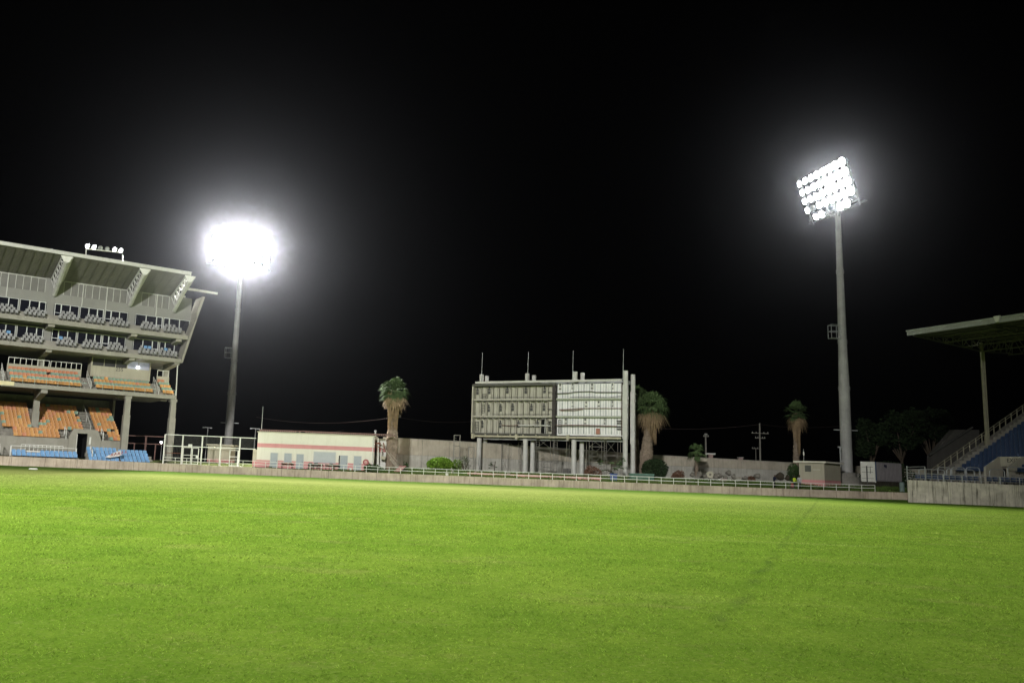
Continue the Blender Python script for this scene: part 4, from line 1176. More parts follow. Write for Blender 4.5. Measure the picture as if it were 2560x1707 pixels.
# columns
cb = [(235, 1340, 265, 318), (722, 1350, 745, 308), (1230, 1360, 1252, 290), (1772, 1390, 1785, 280)]
cr_ = [(300, 1330, 320, 335), (798, 1350, 820, 328), (1315, 1360, 1332, 302), (1853, 1355, 1863, 320)]
for i, (a, b, c, d) in enumerate(cb):
    x = (qx(a, b, .4)[0] + qx(c, d, .4)[0]) / 2; zt_ = qx(c, d, .4)[1]; last = i == 3
    if last:
        m = MB(); m.tube((x, .4, .6), (x, .4, zlo - .4), .36, .34, 14); m.box(x - .34, .08, zlo - .4, x + .34, .7, zt_ - 2); m.tube((x, .4, zt_ - 2), (x, .4, zt_), .34, .34, 14); m.build('column', GREYW, sb)
    else:
        MB().tube((x, .4, .6), (x, .4, zlo - .62), .38, .36, 14).build('column', GREYW, sb)
        m = MB(); m.tube((x, .6, zhi + .2), (x, .6, zt_), .33, .33, 14); m.build('column_head', GREYW, sb)
    Q_top = qx([293, 774, 1243, 1769][i], [95, 88, 75, 55][i], .6)
    xr_ = Q_top[0]
    mm = MB(); mm.tube((xr_ - .05, .1, zhi + .3), (xr_, .1, Q_top[1]), .055, .03, 6); mm.build('lightning_rod', GALV, sb)
for i, (a, b, c, d) in enumerate(cr_):
    x = (qx(a, b, 2.9)[0] + qx(c, d, 2.9)[0]) / 2; zt_ = qx(c, d, 2.9)[1]
    if i == 3:
        m = MB(); m.tube((x, 2.9, .6), (x, 2.9, zlo - 1), .34, .32, 14); m.box(x - .3, 2.6, zlo - 1, x + .3, 3.2, zt_ - 2.5); m.tube((x, 2.9, zt_ - 2.5), (x, 2.9, zt_), .32, .32, 14); m.build('column', GREYW, sb)
    else:
        MB().tube((x, 2.9, .6), (x, 2.9, zlo - .8), .35, .33, 14).build('column', GREYW, sb)
        MB().tube((x, 2.9, zhi + .3), (x, 2.9, zt_), .32, .32, 14).build('column_head', GREYW, sb)

# scaffold frames under the scoreboard
def scaffold(fr, x0, x1, y0, y1, z0, z1, lab, diag=True, lift=1.9, ladder=None, grp='scaffold frames under the scoreboard', r=.035):
    o = fr.w(x0, y0, z0); t = thing('scaffold', lab, 'scaffold', o, fr.yaw, grp)
    lw = lambda p: p - V3((x0, y0, z0))
    for x in (x0, x1):
        for y in (y0, y1): MB().tube((x, y, z0), (x + RND.uniform(-.04, .04), y, z1), r, n=6).build('standard', SCAF, t, lw)
    n = max(1, round((z1 - z0) / lift)); lv = [z0 + (z1 - z0) * (k + .12) / n for k in range(n)] + [z1]
    m = MB()
    for z in lv:
        for y in (y0, y1): m.tube((x0, y, z), (x1, y, z), r * .8, n=5)
        for x in (x0, x1): m.tube((x, y0, z), (x, y1, z), r * .8, n=5)
    m.build('ledger', SCAF, t, lw)
    if diag:
        m = MB()
        for a, b in zip(lv, lv[1:]):
            m.tube((x0, y0, a), (x1, y0, b), r * .6, n=5); m.tube((x1, y0, a), (x0, y0, b), r * .6, n=5)
        m.build('brace', SCAF, t, lw)
    if ladder:
        m = MB(); z = z0 + .3
        while z < z1: m.tube((x0, y0, z), (x0, y1, z), r * .6, n=4); m.tube((x0 + .35, y0 - .02, z), (x0, y0 - .02, z), r * .6, n=4); z += .32
        m.build('rungs', SCAF, t, lw)
    return t
def qs(xa, xb, yl, za, zb_, lab, **k):
    scaffold(Q, qx(xa, 1200, yl)[0], qx(xb, 1200, yl)[0], yl, yl + 1.2, za, zb_, lab, **k)
qs(840, 990, 1.2, 1.4, zlo - .3, 'rusty scaffold frame beside the second pair of scoreboard columns', ladder=True)
qs(1030, 1160, 1.0, 1.4, zlo - .3, 'plain scaffold frame midway between the two middle pairs of columns', diag=False, ladder=True)
qs(1340, 1370, 3.2, 1.4, zlo - .6, 'narrow scaffold ladder frame just behind the third pair of columns', diag=False)
qs(1400, 1530, 1.0, 1.4, zlo - .3, 'braced scaffold frame next to the third pair of columns', lift=1.5)
qs(1555, 1700, 1.4, 1.4, zlo - .3, 'tall scaffold frame nearest the thick end column', lift=2.2, ladder=True)
qs(480, 545, 3.6, 1.4, 6.0, 'low scaffold frame between the first two pairs of columns', ladder=True)
qs(655, 690, 3.6, 1.4, 6.2, 'narrow scaffold frame behind the second pair of columns')
W0 = Fr(0, 0, 0)
scaffold(W0, xat(1133, 122), xat(1148, 122), 122, 123.2, 1.4, at(1140, 1087, 122).z, 'lone scaffold tower with ladder rungs rising beside the bright green bush', diag=False, ladder=True)
scaffold(W0, xat(1170, 123), xat(1184, 123), 123, 124, 1.4, 5.0, 'scaffold frame standing close to the first scoreboard column')
# ladders and equipment under the scoreboard
X0 = qx(1000, 1230, 3.3)[0]
t = thing('ladder', 'metal ladder leaning on the rear wall under the scoreboard', 'ladder', Q.w(X0, 4.0, 1.4), Q.yaw)
for d in (0, .5): MB().tube((d, 0, 0), (d, 1.2, 3.6), .035, n=6).build('rail', SCAF, t)
m = MB()
for k in range(1, 10): m.tube((0, .12 * k, .36 * k), (.5, .12 * k, .36 * k), .025, n=5)
m.build('rungs', SCAF, t)
X0 = qx(885, 1300, 2)[0]
t = thing('steel_rack', 'dark open shelf rack under the scoreboard', 'rack', Q.w(X0, 3.2, 1.4), Q.yaw)
for z in (.3, 1.1, 1.9): MB().box(0, 0, z, 1.2, .5, z + .05).build('shelf', STEELD, t)
for x in (0, 1.2):
    for y in (0, .5): MB().bar((x, y, 0), (x, y, 2.0), .05).build('post', SCAF, t)
X0 = qx(1120, 1340, 1.5)[0]
t = thing('air_conditioner', 'dark metal air conditioning unit standing under the scoreboard', 'air conditioner', Q.w(X0, 1.6, 1.4), Q.yaw)
MB().box(0, 0, 0, 1.5, .6, 1.1).build('casing', mat('dirty grey metal', (.16, .15, .14), .6, .2), t)
m = MB()
for k in range(9): m.box(.06, -.03, .1 + .1 * k, .9, 0, .15 + .1 * k)
m.build('grille', STEELD, t)
m = MB(); m.tube((1.2, -.03, .55), (1.2, 0, .55), .24, .24, 14); m.build('fan', STEELD, t)
m = MB(); m.box(0, 0, 0, .35, .3, .28); m.box(.02, -.01, .1, .33, -.001, .14)
tag(m.build('utility_box', WHITE), 'little white box on the grass by the railing near the green bush', 'box').location = (xat(1114, 111), 110.6, bankz(xat(1114, 111), 110.6))
# low pink kerb wall
a = V3((xat(1167, 113), 113, 0)); b = V3((xat(1504, 110.2), 110.2, 0))
lw_ = thing('low_kerb', 'long low pink painted kerb behind the railing in front of the scoreboard', 'kerb', (a.x, a.y, 0))
m = MB(); n = 9
for k in range(n):
    p, q = a.lerp(b, k / n + .002), a.lerp(b, (k + 1) / n - .002); m.bar(p + V3((0, 0, .95)), q + V3((0, 0, .95)), .35, .85)
m.build('kerb', PINK, lw_, off((a.x, a.y, 0)))
# things beside the kerb: blue bin, green cabinet
x = xat(1534, 109.3)
t = thing('waste_bin', 'blue plastic bin standing behind the railing', 'bin', (x, 109.3, bankz(x, 109.3)))
MB().prism([(-.34, 0), (.34, 0), (.4, .85), (-.4, .85)], 'y', -.33, .33).build('body', BLUEB, t); MB().prism([(-.43, .86), (.43, .86), (.4, .96), (-.4, .96)], 'y', -.37, .37).build('lid', BLUEB, t)
x0, x1 = xat(1576, 111), xat(1635, 111)
t = thing('metal_cabinet', 'long green metal cabinet behind the railing beside the dark round bush', 'cabinet', (x0, 111, .95))
wd = x1 - x0
MB().box(0, 0, 0, wd, 1, 1.0).build('body', GREENB, t); MB().prism([(-.05, 1.0), (1.05, 1.0), (1.0, 1.14), (0, 1.14)], 'x', -.05, wd + .05).build('lid', GREENB, t)
for k in range(3):
    d = MB().box(.1 + wd / 3 * k, -.03, .1, wd / 3 * (k + 1) - .06, -.002, .92).build('door', GREENB, t)
# broken stair by the palm
t = thing('broken_staircase', 'collapsed steel and timber staircase at the end of the clubhouse beside the palm', 'staircase', (xat(950, 116), 116, 1.3))
o = t.location; lw = off(o)
def s7(x, y, Y=116): return at(900 + x / 6.918, 1080 + y / 6.918, Y)
for (p, q, r) in (((370, 210), (660, 600), .2), ((520, 360), (690, 560), .12), ((520, 460), (640, 615), .22)):
    MB().bar(s7(*p), s7(*q), r, r * .8).build('stringer', mat('weathered timber', (.34, .3, .24), .9, .3, 2), t, lw)
m = MB()
for k in range(9):
    p = s7(520, 440).lerp(s7(650, 600), k / 9); m.bar(p + V3((-.1, 0, .15)), p + V3((.1, 1.0, .15)), .3, .05)
m.build('tread', MATS['weathered timber'], t, lw)
for x, y0, y1, mm in ((315, 95, 530, GREYW), (375, 300, 440, SCAF), (250, 100, 300, RUST)):
    MB().bar(s7(x, y1), s7(x, y0), .16).build('post', mm, t, lw)
m = MB(); m.bar(s7(220, 190), s7(360, 195), .25, .2); m.bar(s7(220, 260), s7(370, 270), .12); m.bar(s7(240, 220), s7(420, 300), .2, .1); m.bar(s7(400, 180), s7(440, 330), .25, .12); m.build('broken_platform', RUST, t, lw)
m = MB(); m.box(0, 0, 0, 1.2, .8, .35)
MB().bar(s7(360, 435), s7(440, 450), .8, .45).build('platform_box', CREAMD, t, lw)
m = MB(); p, q = s7(640, 680, 113), s7(745, 580, 115); m.bar(p, q, .9, .06); tag(m.build('loose_plank', mat('faded pink board', (.38, .19, .17), .85, .2)), 'faded pink plank lying askew on the grass bank by the palm', 'plank')
# end block of the clubhouse seen behind the stair
m = MB(); m.m = 0; m.box(CW + .2, 3, .5, CW + 2.2, 6.5, 3.67); m.box(CW + .2, 3, 4.21, CW + 2.2, 6.5, zt - .15); m.m = 1; m.box(CW + .2, 2.996, 3.67, CW + 2.2, 6.5, 4.21)
m.build('end_block', [GREYW, PINK], ch)
# ------------------------------------------------------------------ plants
def leaf_cloud(mb, c, R, n, size, rnd, lump=.25, shell=.55, flat=1.0, gap=0.0):
    """leaf faces spread through a lumpy ellipsoid"""
    c = V3(c); lob = [(V3((rnd.gauss(0, 1), rnd.gauss(0, 1), rnd.gauss(0, 1))).normalized(), rnd.uniform(-lump, lump)) for _ in range(9)]
    made = 0
    while made < n:
        d = V3((rnd.gauss(0, 1), rnd.gauss(0, 1), rnd.gauss(0, 1)))
        if d.length < .01: continue
        d.normalize()
        k = 1 + sum(a * max(0, d.dot(l)) ** 4 for l, a in lob)
        rr = k * (shell + (1 - shell) * rnd.random() ** .6) if rnd.random() < .8 else k * rnd.random()
        p = c + V3((d.x * R[0], d.y * R[1], d.z * R[2])) * rr
        if gap and math.sin(p.x * 4.1 + p.z * 2.3) * math.sin(p.z * 4.7 - p.x * 1.7 + p.y) < -1 + gap * 1.6 and rnd.random() < .85:
            made += .3; continue
        a = V3((rnd.gauss(0, 1), rnd.gauss(0, 1), rnd.gauss(0, .7))).normalized(); b = a.cross(V3((rnd.gauss(0, 1), rnd.gauss(0, 1), rnd.gauss(0, 1)))).normalized()
        s = size * rnd.uniform(.6, 1.4)
        mb._add([p - a * s, p + b * s * .45 - a * s * .1, p + a * s, p - b * s * .45 - a * s * .1], [(0, 1, 2, 3)])
        made += 1


def bush(name, label, px, Y, R, m, n, size, zc=None, group=None, cat='bush', lump=.3):
    x = xat(px, Y); z = bankz(x, Y); rnd = random.Random(int(px * 7))
    t = thing(name, label, cat, (x, Y, z - .05), 0, group)
    mb = MB(); leaf_cloud(mb, (0, 0, zc if zc is not None else R[2] * .8), R, n, size, rnd, lump, .6, gap=.12)
    mb.build('foliage', m, t, fixn=False)
    s = MB()
    for k in range(7):
        a = rnd.uniform(0, 6.28); s.tube((.1 * math.cos(a), .1 * math.sin(a), 0), (R[0] * .6 * math.cos(a), R[1] * .6 * math.sin(a), R[2] * rnd.uniform(.9, 1.4)), .05, .02, 5)
    s.build('stem', BARKT, t)
    return t


bush('bush', 'big bright green bush in front of the tall rear wall', 1098, 118.5, (1.85, 1.3, 1.1), LEAFB, 5200, .13, 1.0)
bush('bush', 'dark round clipped bush between the palm and the rubble', 1636, 117, (1.85, 1.5, 1.5), LEAFD, 5200, .12, 1.4, lump=.1)
bush('bush', 'tiny dark bush at the foot of the rear wall near the palm', 1015, 117, (.36, .3, .6), LEAFM, 500, .09, .55)
bush('bush', 'wide low shrub growing at the end of the clubhouse', 932, 112.4, (1.15, .5, .62), LEAFM, 2000, .11, .45)
bush('bush', 'straggly bush mixed among the scaffold legs near the first column', 1141, 121, (.9, .7, .9), LEAFB, 1100, .1, .8)
bush('bush', 'reddish dry bush beside the dark round bush', 1694, 118, (.95, .8, .75), LEAFR, 1500, .1, .6)
bush('bush', 'small reddish dry shrub among the rubble stones', 1877, 119, (.65, .6, .55), LEAFR, 800, .1, .45)
bush('bush', 'yellow green bush at the foot of the palm by the hut', 1990, 121, (1.1, 1.0, 1.4), LEAFM, 2600, .12, 1.5)
bush('bush', 'dark scrub behind the pink kerb under the scoreboard', 1480, 117, (1.3, .7, .9), LEAFR, 1500, .1, .6)


def fan(mb, base, tip, w, rnd, nb=11, droop=.25):
    """a fan palm leaf: blades spreading from the end of a petiole"""
    base, tip = V3(base), V3(tip); d = (tip - base); L = d.length; d.normalize()
    hub = base + d * L * .45
    side = d.cross(V3((0, 0, 1)));
    side = side.normalized() if side.length > .05 else V3((1, 0, 0))
    n = side.cross(d)
    mb.bar(base, hub, .05, .03)
    for k in range(nb):
        a = (k / (nb - 1) - .5) * 2.5
        dd = (d * math.cos(a) + side * math.sin(a)).normalized()
        l = L * .62 * (1 - .25 * abs(a) / 1.25) * rnd.uniform(.85, 1.1)
        e = hub + dd * l + V3((0, 0, -droop * l * (.5 + rnd.random())))
        mid = hub + dd * l * .55 + n * .02
        ww = dd.cross(n).normalized() * w
        mb._add([hub, mid + ww, e, mid - ww], [(0, 1, 2, 3)])


def fan_palm(label, px, Y, ztop, R, trunk_r, skirt, seed, nl=60, skirt_to=.45, lean=0.0, name='fan_palm', droopy=.25, z0=None):
    x = xat(px, Y); z = bankz(x, Y) - .1 if z0 is None else z0; rnd = random.Random(seed)
    t = thing(name, label, 'palm tree', (x, Y, z)); H = ztop - z - R * .62
    tr = MB(); prof = []
    nst = 26
    for k in range(nst + 1):
        f = k / nst; r = trunk_r * (1.22 - .55 * f + .22 * math.exp(-((f - .35) / .2) ** 2)) * rnd.uniform(.93, 1.07); prof.append((r, H * f))
    tr.lathe((0, 0, 0), prof, 14)
    for k in range(230):
        f = rnd.uniform(.05, .98); a = rnd.uniform(0, 6.28); r = trunk_r * (1.22 - .55 * f + .22 * math.exp(-((f - .35) / .2) ** 2))
        c = V3((r * math.cos(a), r * math.sin(a), H * f)); o = V3((math.cos(a), math.sin(a), 0)); s = V3((-math.sin(a), math.cos(a), 0)) * .08
        tr._add([c - s, c + s, c + o * .14 + s * .5 + V3((0, 0, .3)), c + o * .14 - s * .5 + V3((0, 0, .3))], [(0, 1, 2, 3)])
    if lean:
        tr.v = [(vx + lean * (vz / H) ** 1.5, vy, vz) for vx, vy, vz in tr.v]
    tr.build('trunk', BARK, t, fixn=False)
    top = V3((lean, 0, H))
    cr = MB()
    for k in range(nl):
        u = rnd.random(); el = math.radians(-58 + 143 * u ** .85); az = rnd.uniform(0, 6.283)
        d = V3((math.cos(az) * math.cos(el), math.sin(az) * math.cos(el), math.sin(el)))
        fan(cr, top + d * .15, top + d * R * rnd.uniform(.82, 1.05) + V3((0, 0, .1)), .075, rnd, 12, droopy)
    cr.build('crown', FROND, t, fixn=False)
    if skirt:
        sk = MB(); nsk = int(900 * skirt)
        for k in range(nsk):
            a = rnd.uniform(0, 6.283); f = rnd.random() ** .8
            zt_ = H * (1 - skirt_to * f) + .1; rr = trunk_r * 1.05 + (1 - f) ** 2 * R * .16 * rnd.uniform(.3, 1)
            l = rnd.uniform(.6, 1.7) * R * .45
            p = V3((rr * .75 * math.cos(a), rr * .75 * math.sin(a), zt_)) + V3((lean, 0, 0)) ; q = V3((rr * 1.02 * math.cos(a + rnd.uniform(-.15, .15)), rr * 1.02 * math.sin(a), zt_ - l)) + V3((lean * .9, 0, 0))
            s = V3((-math.sin(a), math.cos(a), 0)) * rnd.uniform(.03, .08)
            sk._add([p - s * .6, p + s * .6, (p + q) / 2 + s + V3((.1 * math.cos(a), .1 * math.sin(a), 0)), q, (p + q) / 2 - s + V3((.1 * math.cos(a), .1 * math.sin(a), 0))], [(0, 1, 2, 3, 4)])
        for k in range(int(46 * skirt)):
            az = rnd.uniform(0, 6.283); el = math.radians(rnd.uniform(-80, -35)); d = V3((math.cos(az) * math.cos(el), math.sin(az) * math.cos(el), math.sin(el)))
            b0 = top + V3((math.cos(az) * trunk_r * .5, math.sin(az) * trunk_r * .5, -rnd.uniform(0, .5)))
            fan(sk, b0, b0 + d * R * rnd.uniform(.7, 1.1), .06, rnd, 9, .5)
        sk.build('dead_fronds', FRONDD, t, fixn=False)
    return t


fan_palm('shaggy fan palm with a skirt of dead fronds standing between the clubhouse and the scoreboard', 977, 117, at(979, 951, 117).z, 2.3, .62, .95, 3, 95, .42, droopy=.38)
fan_palm('big fan palm with hanging yellow fronds beside the thick end column of the scoreboard', 1613, 124, at(1632, 987, 124).z, 3.0, .72, .6, 5, 90, .34, .9, droopy=.55)
fan_palm('fan palm half hidden behind the thick end columns of the scoreboard', 1590, 129, at(1594, 972, 129).z, 2.5, .4, .5, 8, 64, .4, droopy=.5)
fan_palm('dim slender fan palm with a long dead skirt rising behind the hut', 1991, 131, at(1996, 1011, 131).z, 2.2, .36, .8, 13, 60, .5, .3)
t = fan_palm('short young palm in front of the rear wall near the rubble', 1742, 127, at(1748, 1112, 127).z, 1.7, .2, 0, 21, 26, droopy=.7)
# young broad leaved plants under the scoreboard
def papaya(label, px, Y, ztop, R, seed, n=16):
    x = xat(px, Y); z = bankz(x, Y); rnd = random.Random(seed); H = ztop - z
    t = thing('leafy_plant', label, 'plant', (x, Y, z)); s = MB(); l = MB()
    s.tube((0, 0, 0), (.15, 0, H * .9), .08, .05, 7)
    for k in range(n):
        a = rnd.uniform(0, 6.28); zz = H * rnd.uniform(.35, .95); b = V3((.12, 0, zz)); e = b + V3((math.cos(a) * R * rnd.uniform(.6, 1), math.sin(a) * R * .8, rnd.uniform(-.1, .35)))
        s.tube(b, e, .02, .015, 5); fan(l, b.lerp(e, .8), e + (e - b) * .45, .1, rnd, 9, .4)
    s.build('stem', BARKT, t); l.build('foliage', LEAFM, t, fixn=False)
papaya('dark green broad leaved plant growing behind the pink kerb by the end column', 1526, 113, at(1530, 1148, 113).z, 1.5, 4, 20)
papaya('small broad leaved plant between the first two pairs of scoreboard columns', 1235, 122, at(1233, 1149, 122).z, .8, 9, 8)
x = xat(1161, 119)
t = thing('spiky_plant', 'tall spiky yucca like plant beside the first scoreboard column', 'plant', (x, 119, 1.4)); m = MB(); rnd = random.Random(4)
s = MB()
for k in range(5): s.tube((0, 0, 0), (rnd.uniform(-.6, .6), rnd.uniform(-.3, .3), rnd.uniform(.9, 1.6)), .07, .05, 6)
s.build('stem', BARKT, t)
for k in range(420):
    c = V3((rnd.gauss(0, .42), rnd.gauss(0, .3), rnd.uniform(.3, 2.1))); c.x *= (2.5 - c.z) / 1.6
    d = V3((rnd.gauss(0, 1), rnd.gauss(0, 1), rnd.uniform(-.2, 1.2))).normalized() * rnd.uniform(.3, .5); ww = d.cross(V3((0, .3, 1))).normalized() * .035
    m._add([c - ww, c + ww, c + d], [(0, 1, 2)])
m.build('foliage', mat('grey green leaf', (.1, .12, .06), .6, .4), t, fixn=False)


TREEL = mat('night tree leaf', (.022, .036, .016), .95, .4, 1.5)
def tree(label, px, Y, ztop, R, seed, m, n, size):
    x = xat(px, Y); z = bankz(x, Y) - .1; rnd = random.Random(seed); H = ztop - z
    t = thing('leafy_tree', label, 'tree', (x, Y, z), 0, 'trees behind the container'); tr = MB()
    tr.tube((0, 0, 0), (.2, 0, H * .35), .32, .22, 10)
    ends = []
    for k in range(9):
        a = rnd.uniform(0, 6.28); e = V3((math.cos(a) * R[0] * .65, math.sin(a) * R[1] * .65, H * rnd.uniform(.5, .88))); mid = V3((.2, 0, H * .35)).lerp(e, .5) + V3((0, 0, .4))
        tr.tube((.2, 0, H * .33), mid, .15, .09, 7); tr.tube(mid, e, .09, .03, 6); ends.append(e)
    tr.build('trunk', BARKT, t); cr = MB()
    for e in ends + [V3((0, 0, H * .8))]:
        leaf_cloud(cr, e, (R[0] * .42, R[1] * .42, R[2] * .36), n // 10, size, rnd, .35, .35, gap=.3)
    cr.build('crown', m, t, fixn=False)
tree('dark leafy tree behind the container, nearest the floodlight tower', 2180, 136, at(2195, 1040, 136).z, (3.4, 3, 4), 3, TREEL, 3600, .26)
tree('broad dark tree behind the far end of the container', 2255, 138, at(2255, 1018, 138).z, (4.2, 3.5, 4.5), 4, TREEL, 4200, .28)
tree('tall dark tree behind the outer stair of the blue stand', 2330, 142, at(2330, 1006, 142).z, (4.2, 3.5, 5), 6, TREEL, 4200, .28)
bush('bush', 'dark scrub along the wall behind the container', 2215, 126, (3.6, 1.2, 2.2), LEAFD, 3200, .2, 1.6)

# ------------------------------------------------------------------ rubble: each stone its own
rk = random.Random(19)
def rock(px, py, wpx, hpx, Y, label, m=ROCK):
    x = xat(px, Y); sx = wpx / FPX * Y / 2; sz = hpx / FPX * Y
    bm = bmesh.new(); bmesh.ops.create_icosphere(bm, subdivisions=2, radius=1)
    ph = [rk.uniform(0, 6) for _ in range(6)]
    for v in bm.verts:
        d = v.co.copy(); k = 1 + .22 * math.sin(3 * d.x + ph[0]) * math.sin(2.4 * d.y + ph[1]) + .18 * math.sin(4 * d.z + ph[2] + d.x * 2) + rk.uniform(-.06, .06)
        v.co = V3((d.x * sx * k, d.y * sx * .8 * k, d.z * sz * .62 * k))
    me = bpy.data.meshes.new('stone'); bm.to_mesh(me); bm.free(); me.materials.append(m)
    zb_ = at(px, py + hpx / 2, Y).z
    o = bpy.data.objects.new('stone', me); COL.objects.link(o); o.location = (x, Y, max(bankz(x, Y), zb_) + sz * .42)
    tag(o, label, 'stone', 'rubble stones by the rear wall')
for px, py, w_, h_, Y, l in ((1730, 1186, 12, 9, 116, 'pale flat stone next to the reddish dry bush'), (1741, 1192, 9, 6, 115, 'small stone low before the pale flat stone'), (1750, 1184, 15, 12, 117, 'broad grey stone under the young palm'), (1762, 1189, 10, 9, 115.5, 'dark stone touching the cream concrete ring'),
        (1790, 1190, 16, 11, 116, 'low slab like stone just past the cream concrete ring'), (1800, 1187, 12, 13, 117, 'upright grey stone midway along the rubble'), (1813, 1192, 13, 10, 115.5, 'rough stone in the middle of the rubble row'), (1822, 1181, 17, 10, 118, 'wide stone lying on top of the rubble'), (1834, 1191, 12, 12, 116, 'squarish stone beside the arched concrete piece'),
        (1862, 1194, 14, 8, 115.5, 'low stone between the arched piece and the small dry shrub'), (1893, 1189, 16, 10, 118, 'grey stone behind the small dry shrub'), (1951, 1190, 26, 15, 118, 'big dark mound of earth near the person in navy'), (1968, 1194, 14, 9, 117, 'small earth heap beside the big dark mound'), (1776, 1196, 10, 5, 114, 'flat stone lying before the cream concrete ring')):
    rock(px, py, w_, h_, Y, l, ROCK if 'earth' not in l else mat('dark earth', (.07, .06, .045), .95, .3))
p = at(1775.5, 1186, 116.5)
t = MB()
nn = 24; R0, R1 = .46, .16
vs = []
for y in (0, .3):
    for k in range(nn):
        a = 2 * PI * k / nn; vs += [(R0 * math.cos(a), y, R0 * math.sin(a)), (R1 * math.cos(a), y, R1 * math.sin(a))]
fs = []
for k in range(nn):
    k2 = (k + 1) % nn; a, b, c, d = 2 * k, 2 * k2, 2 * k + 1, 2 * k2 + 1; o = 2 * nn
    fs += [(a, b, d, c), (a + o, c + o, d + o, b + o), (a, a + o, b + o, b), (c, d, d + o, c + o)]
t._add(vs, fs); o = t.build('concrete_ring', mat('pale concrete ring', (.55, .52, .4), .8, .1)); o.location = p
tag(o, 'round cream concrete ring propped upright in the rubble', 'ring')
m = MB(); m.prism([(-1, 0), (-.92, .35), (-.6, .62), (0, .72), (.6, .62), (.92, .35), (1, 0), (.8, 0), (.55, .4), (0, .5), (-.55, .4), (-.8, 0)], 'y', -.3, .3)
o = m.build('arched_slab', CONC); o.location = (xat(1846, 116.5), 116.5, 1.45); tag(o, 'low arched concrete piece lying at the end of the rubble', 'concrete')
m = MB(); m.box(-.35, -.3, 0, .35, .3, .55); o = m.build('plaster_block', mat('pinkish block', (.5, .38, .36), .85, .2)); o.location = (xat(1809, 114.8), 114.8, 1.3); tag(o, 'pinkish white block standing upright in the rubble', 'block')
# litter on the dirt under the scoreboard
for px, Y, l in ((1132, 115, 'pale scrap of rubble lying behind the railing by the lone scaffold'), (1188, 114, 'dark clod at the near end of the pink kerb'), (1272, 113.3, 'pale fragment lying on the pink kerb')):
    x = xat(px, Y); rock(px, 1185, 7, 5, Y, l)
# grass and weeds on the bank
wd = MB(); rnd = random.Random(77)
for k in range(26000):
    x = rnd.uniform(-21, 62); Y = wline(x)[0] + .4 + 13 * rnd.random() ** 1.4
    if -24 < x < -8 and Y > 112.5: continue
    dens = math.sin(x * .9 + 2) * math.sin(Y * .8 + x * .3)
    if dens < -.2 and rnd.random() < .8: continue
    z = bankz(x, Y); h = rnd.uniform(.08, .34) * (1 + .5 * dens); a = rnd.uniform(0, 6.28); l = rnd.uniform(0, .15)
    wd._add([(x - .035, Y, z - .02), (x + .035, Y, z - .02), (x + l * math.cos(a), Y + l * math.sin(a), z + h)], [(0, 1, 2)])
o = wd.build('weeds', mat('weed blade', (.075, .12, .03), .95, .5, .6), fixn=False); tag(o, 'rough grass and weeds on the bank behind the perimeter wall', 'weeds', kind='stuff')
# ------------------------------------------------------------------ hut at the foot of the other tower
def corner_box(pc, Yc, pl, Yl, pr, Yr):
    """yaw frame with the near corner at pc; x runs along the face to pr, y along the face to pl"""
    c = V3((xat(pc, Yc), Yc, 0)); r = V3((xat(pr, Yr), Yr, 0)); l = V3((xat(pl, Yl), Yl, 0))
    yaw = math.atan2(r.y - c.y, r.x - c.x)
    return Fr(c.x, c.y, yaw), (r - c).length, (l - c).length
K, kw, kd = corner_box(2062, 110, 2012, 113, 2103, 113.6)
kz = 1.0
hu = thing('equipment_hut', 'small cream hut with flat roof and pink base beside the floodlight tower', 'hut', (K.x, K.y, kz), K.yaw)
H = at(2062, 1157, 110).z - kz
mb = MB(); mb.m = 0; mb.box(0, 0, 1.12, kw, kd, H); mb.m = 1; mb.box(-.004, -.004, -.2, kw, kd, 1.12); mb.build('wall', [CREAMD, PINK], hu)
mb = MB(); mb.box(-.35, -.35, H, kw + .2, kd + .6, H + .2); mb.build('roof', CREAM, hu)
g = MB(); g.box(-.05, kd * .52, H - 1.15, -.01, kd * .76, H - .35); g = g.build('vent_window', STEELD, hu)
s = MB()
for k in range(6): s.box(-.08, kd * .52 + .03 + k * kd * .24 / 6, H - 1.13, -.051, kd * .52 + .07 + k * kd * .24 / 6, H - .37)
s.build('slats', mat('dull green slat', (.2, .22, .18), .6), g)
MB().box(-.03, kd * .15, H - .9, -.005, kd * .45, H - .86).build('conduit', CREAM, hu)
p = at(2009.6, 1150, 112)
t = thing('roof_mast', 'thin mast with a small white fitting on the roof edge of the small hut', 'mast', (p.x, p.y, kz + H + .2))
tz = at(2009.6, 1122, 112).z - kz - H - .2
MB().tube((0, 0, 0), (0, 0, tz), .03, .02, 6).build('pole', GALV, t); m = MB(); m.lathe((0, 0, tz * .55), [(.05, -.15), (.1, 0), (.09, .25), (.04, .35)], 8); m.build('fitting', WHITE, t)
p = at(2101, 1150, 116)
t = thing('lamp_post', 'short lamp post between the small hut and the tower mast', 'lamp post', (p.x, p.y, 1.4))
tz = at(2101, 1117, 116).z - 1.4
MB().tube((0, 0, 0), (0, 0, tz), .06, .05, 6).build('post', GALV, t); MB().box(-.3, -.1, tz - .12, .2, .1, tz + .08).build('lamp_head', GALV, t)
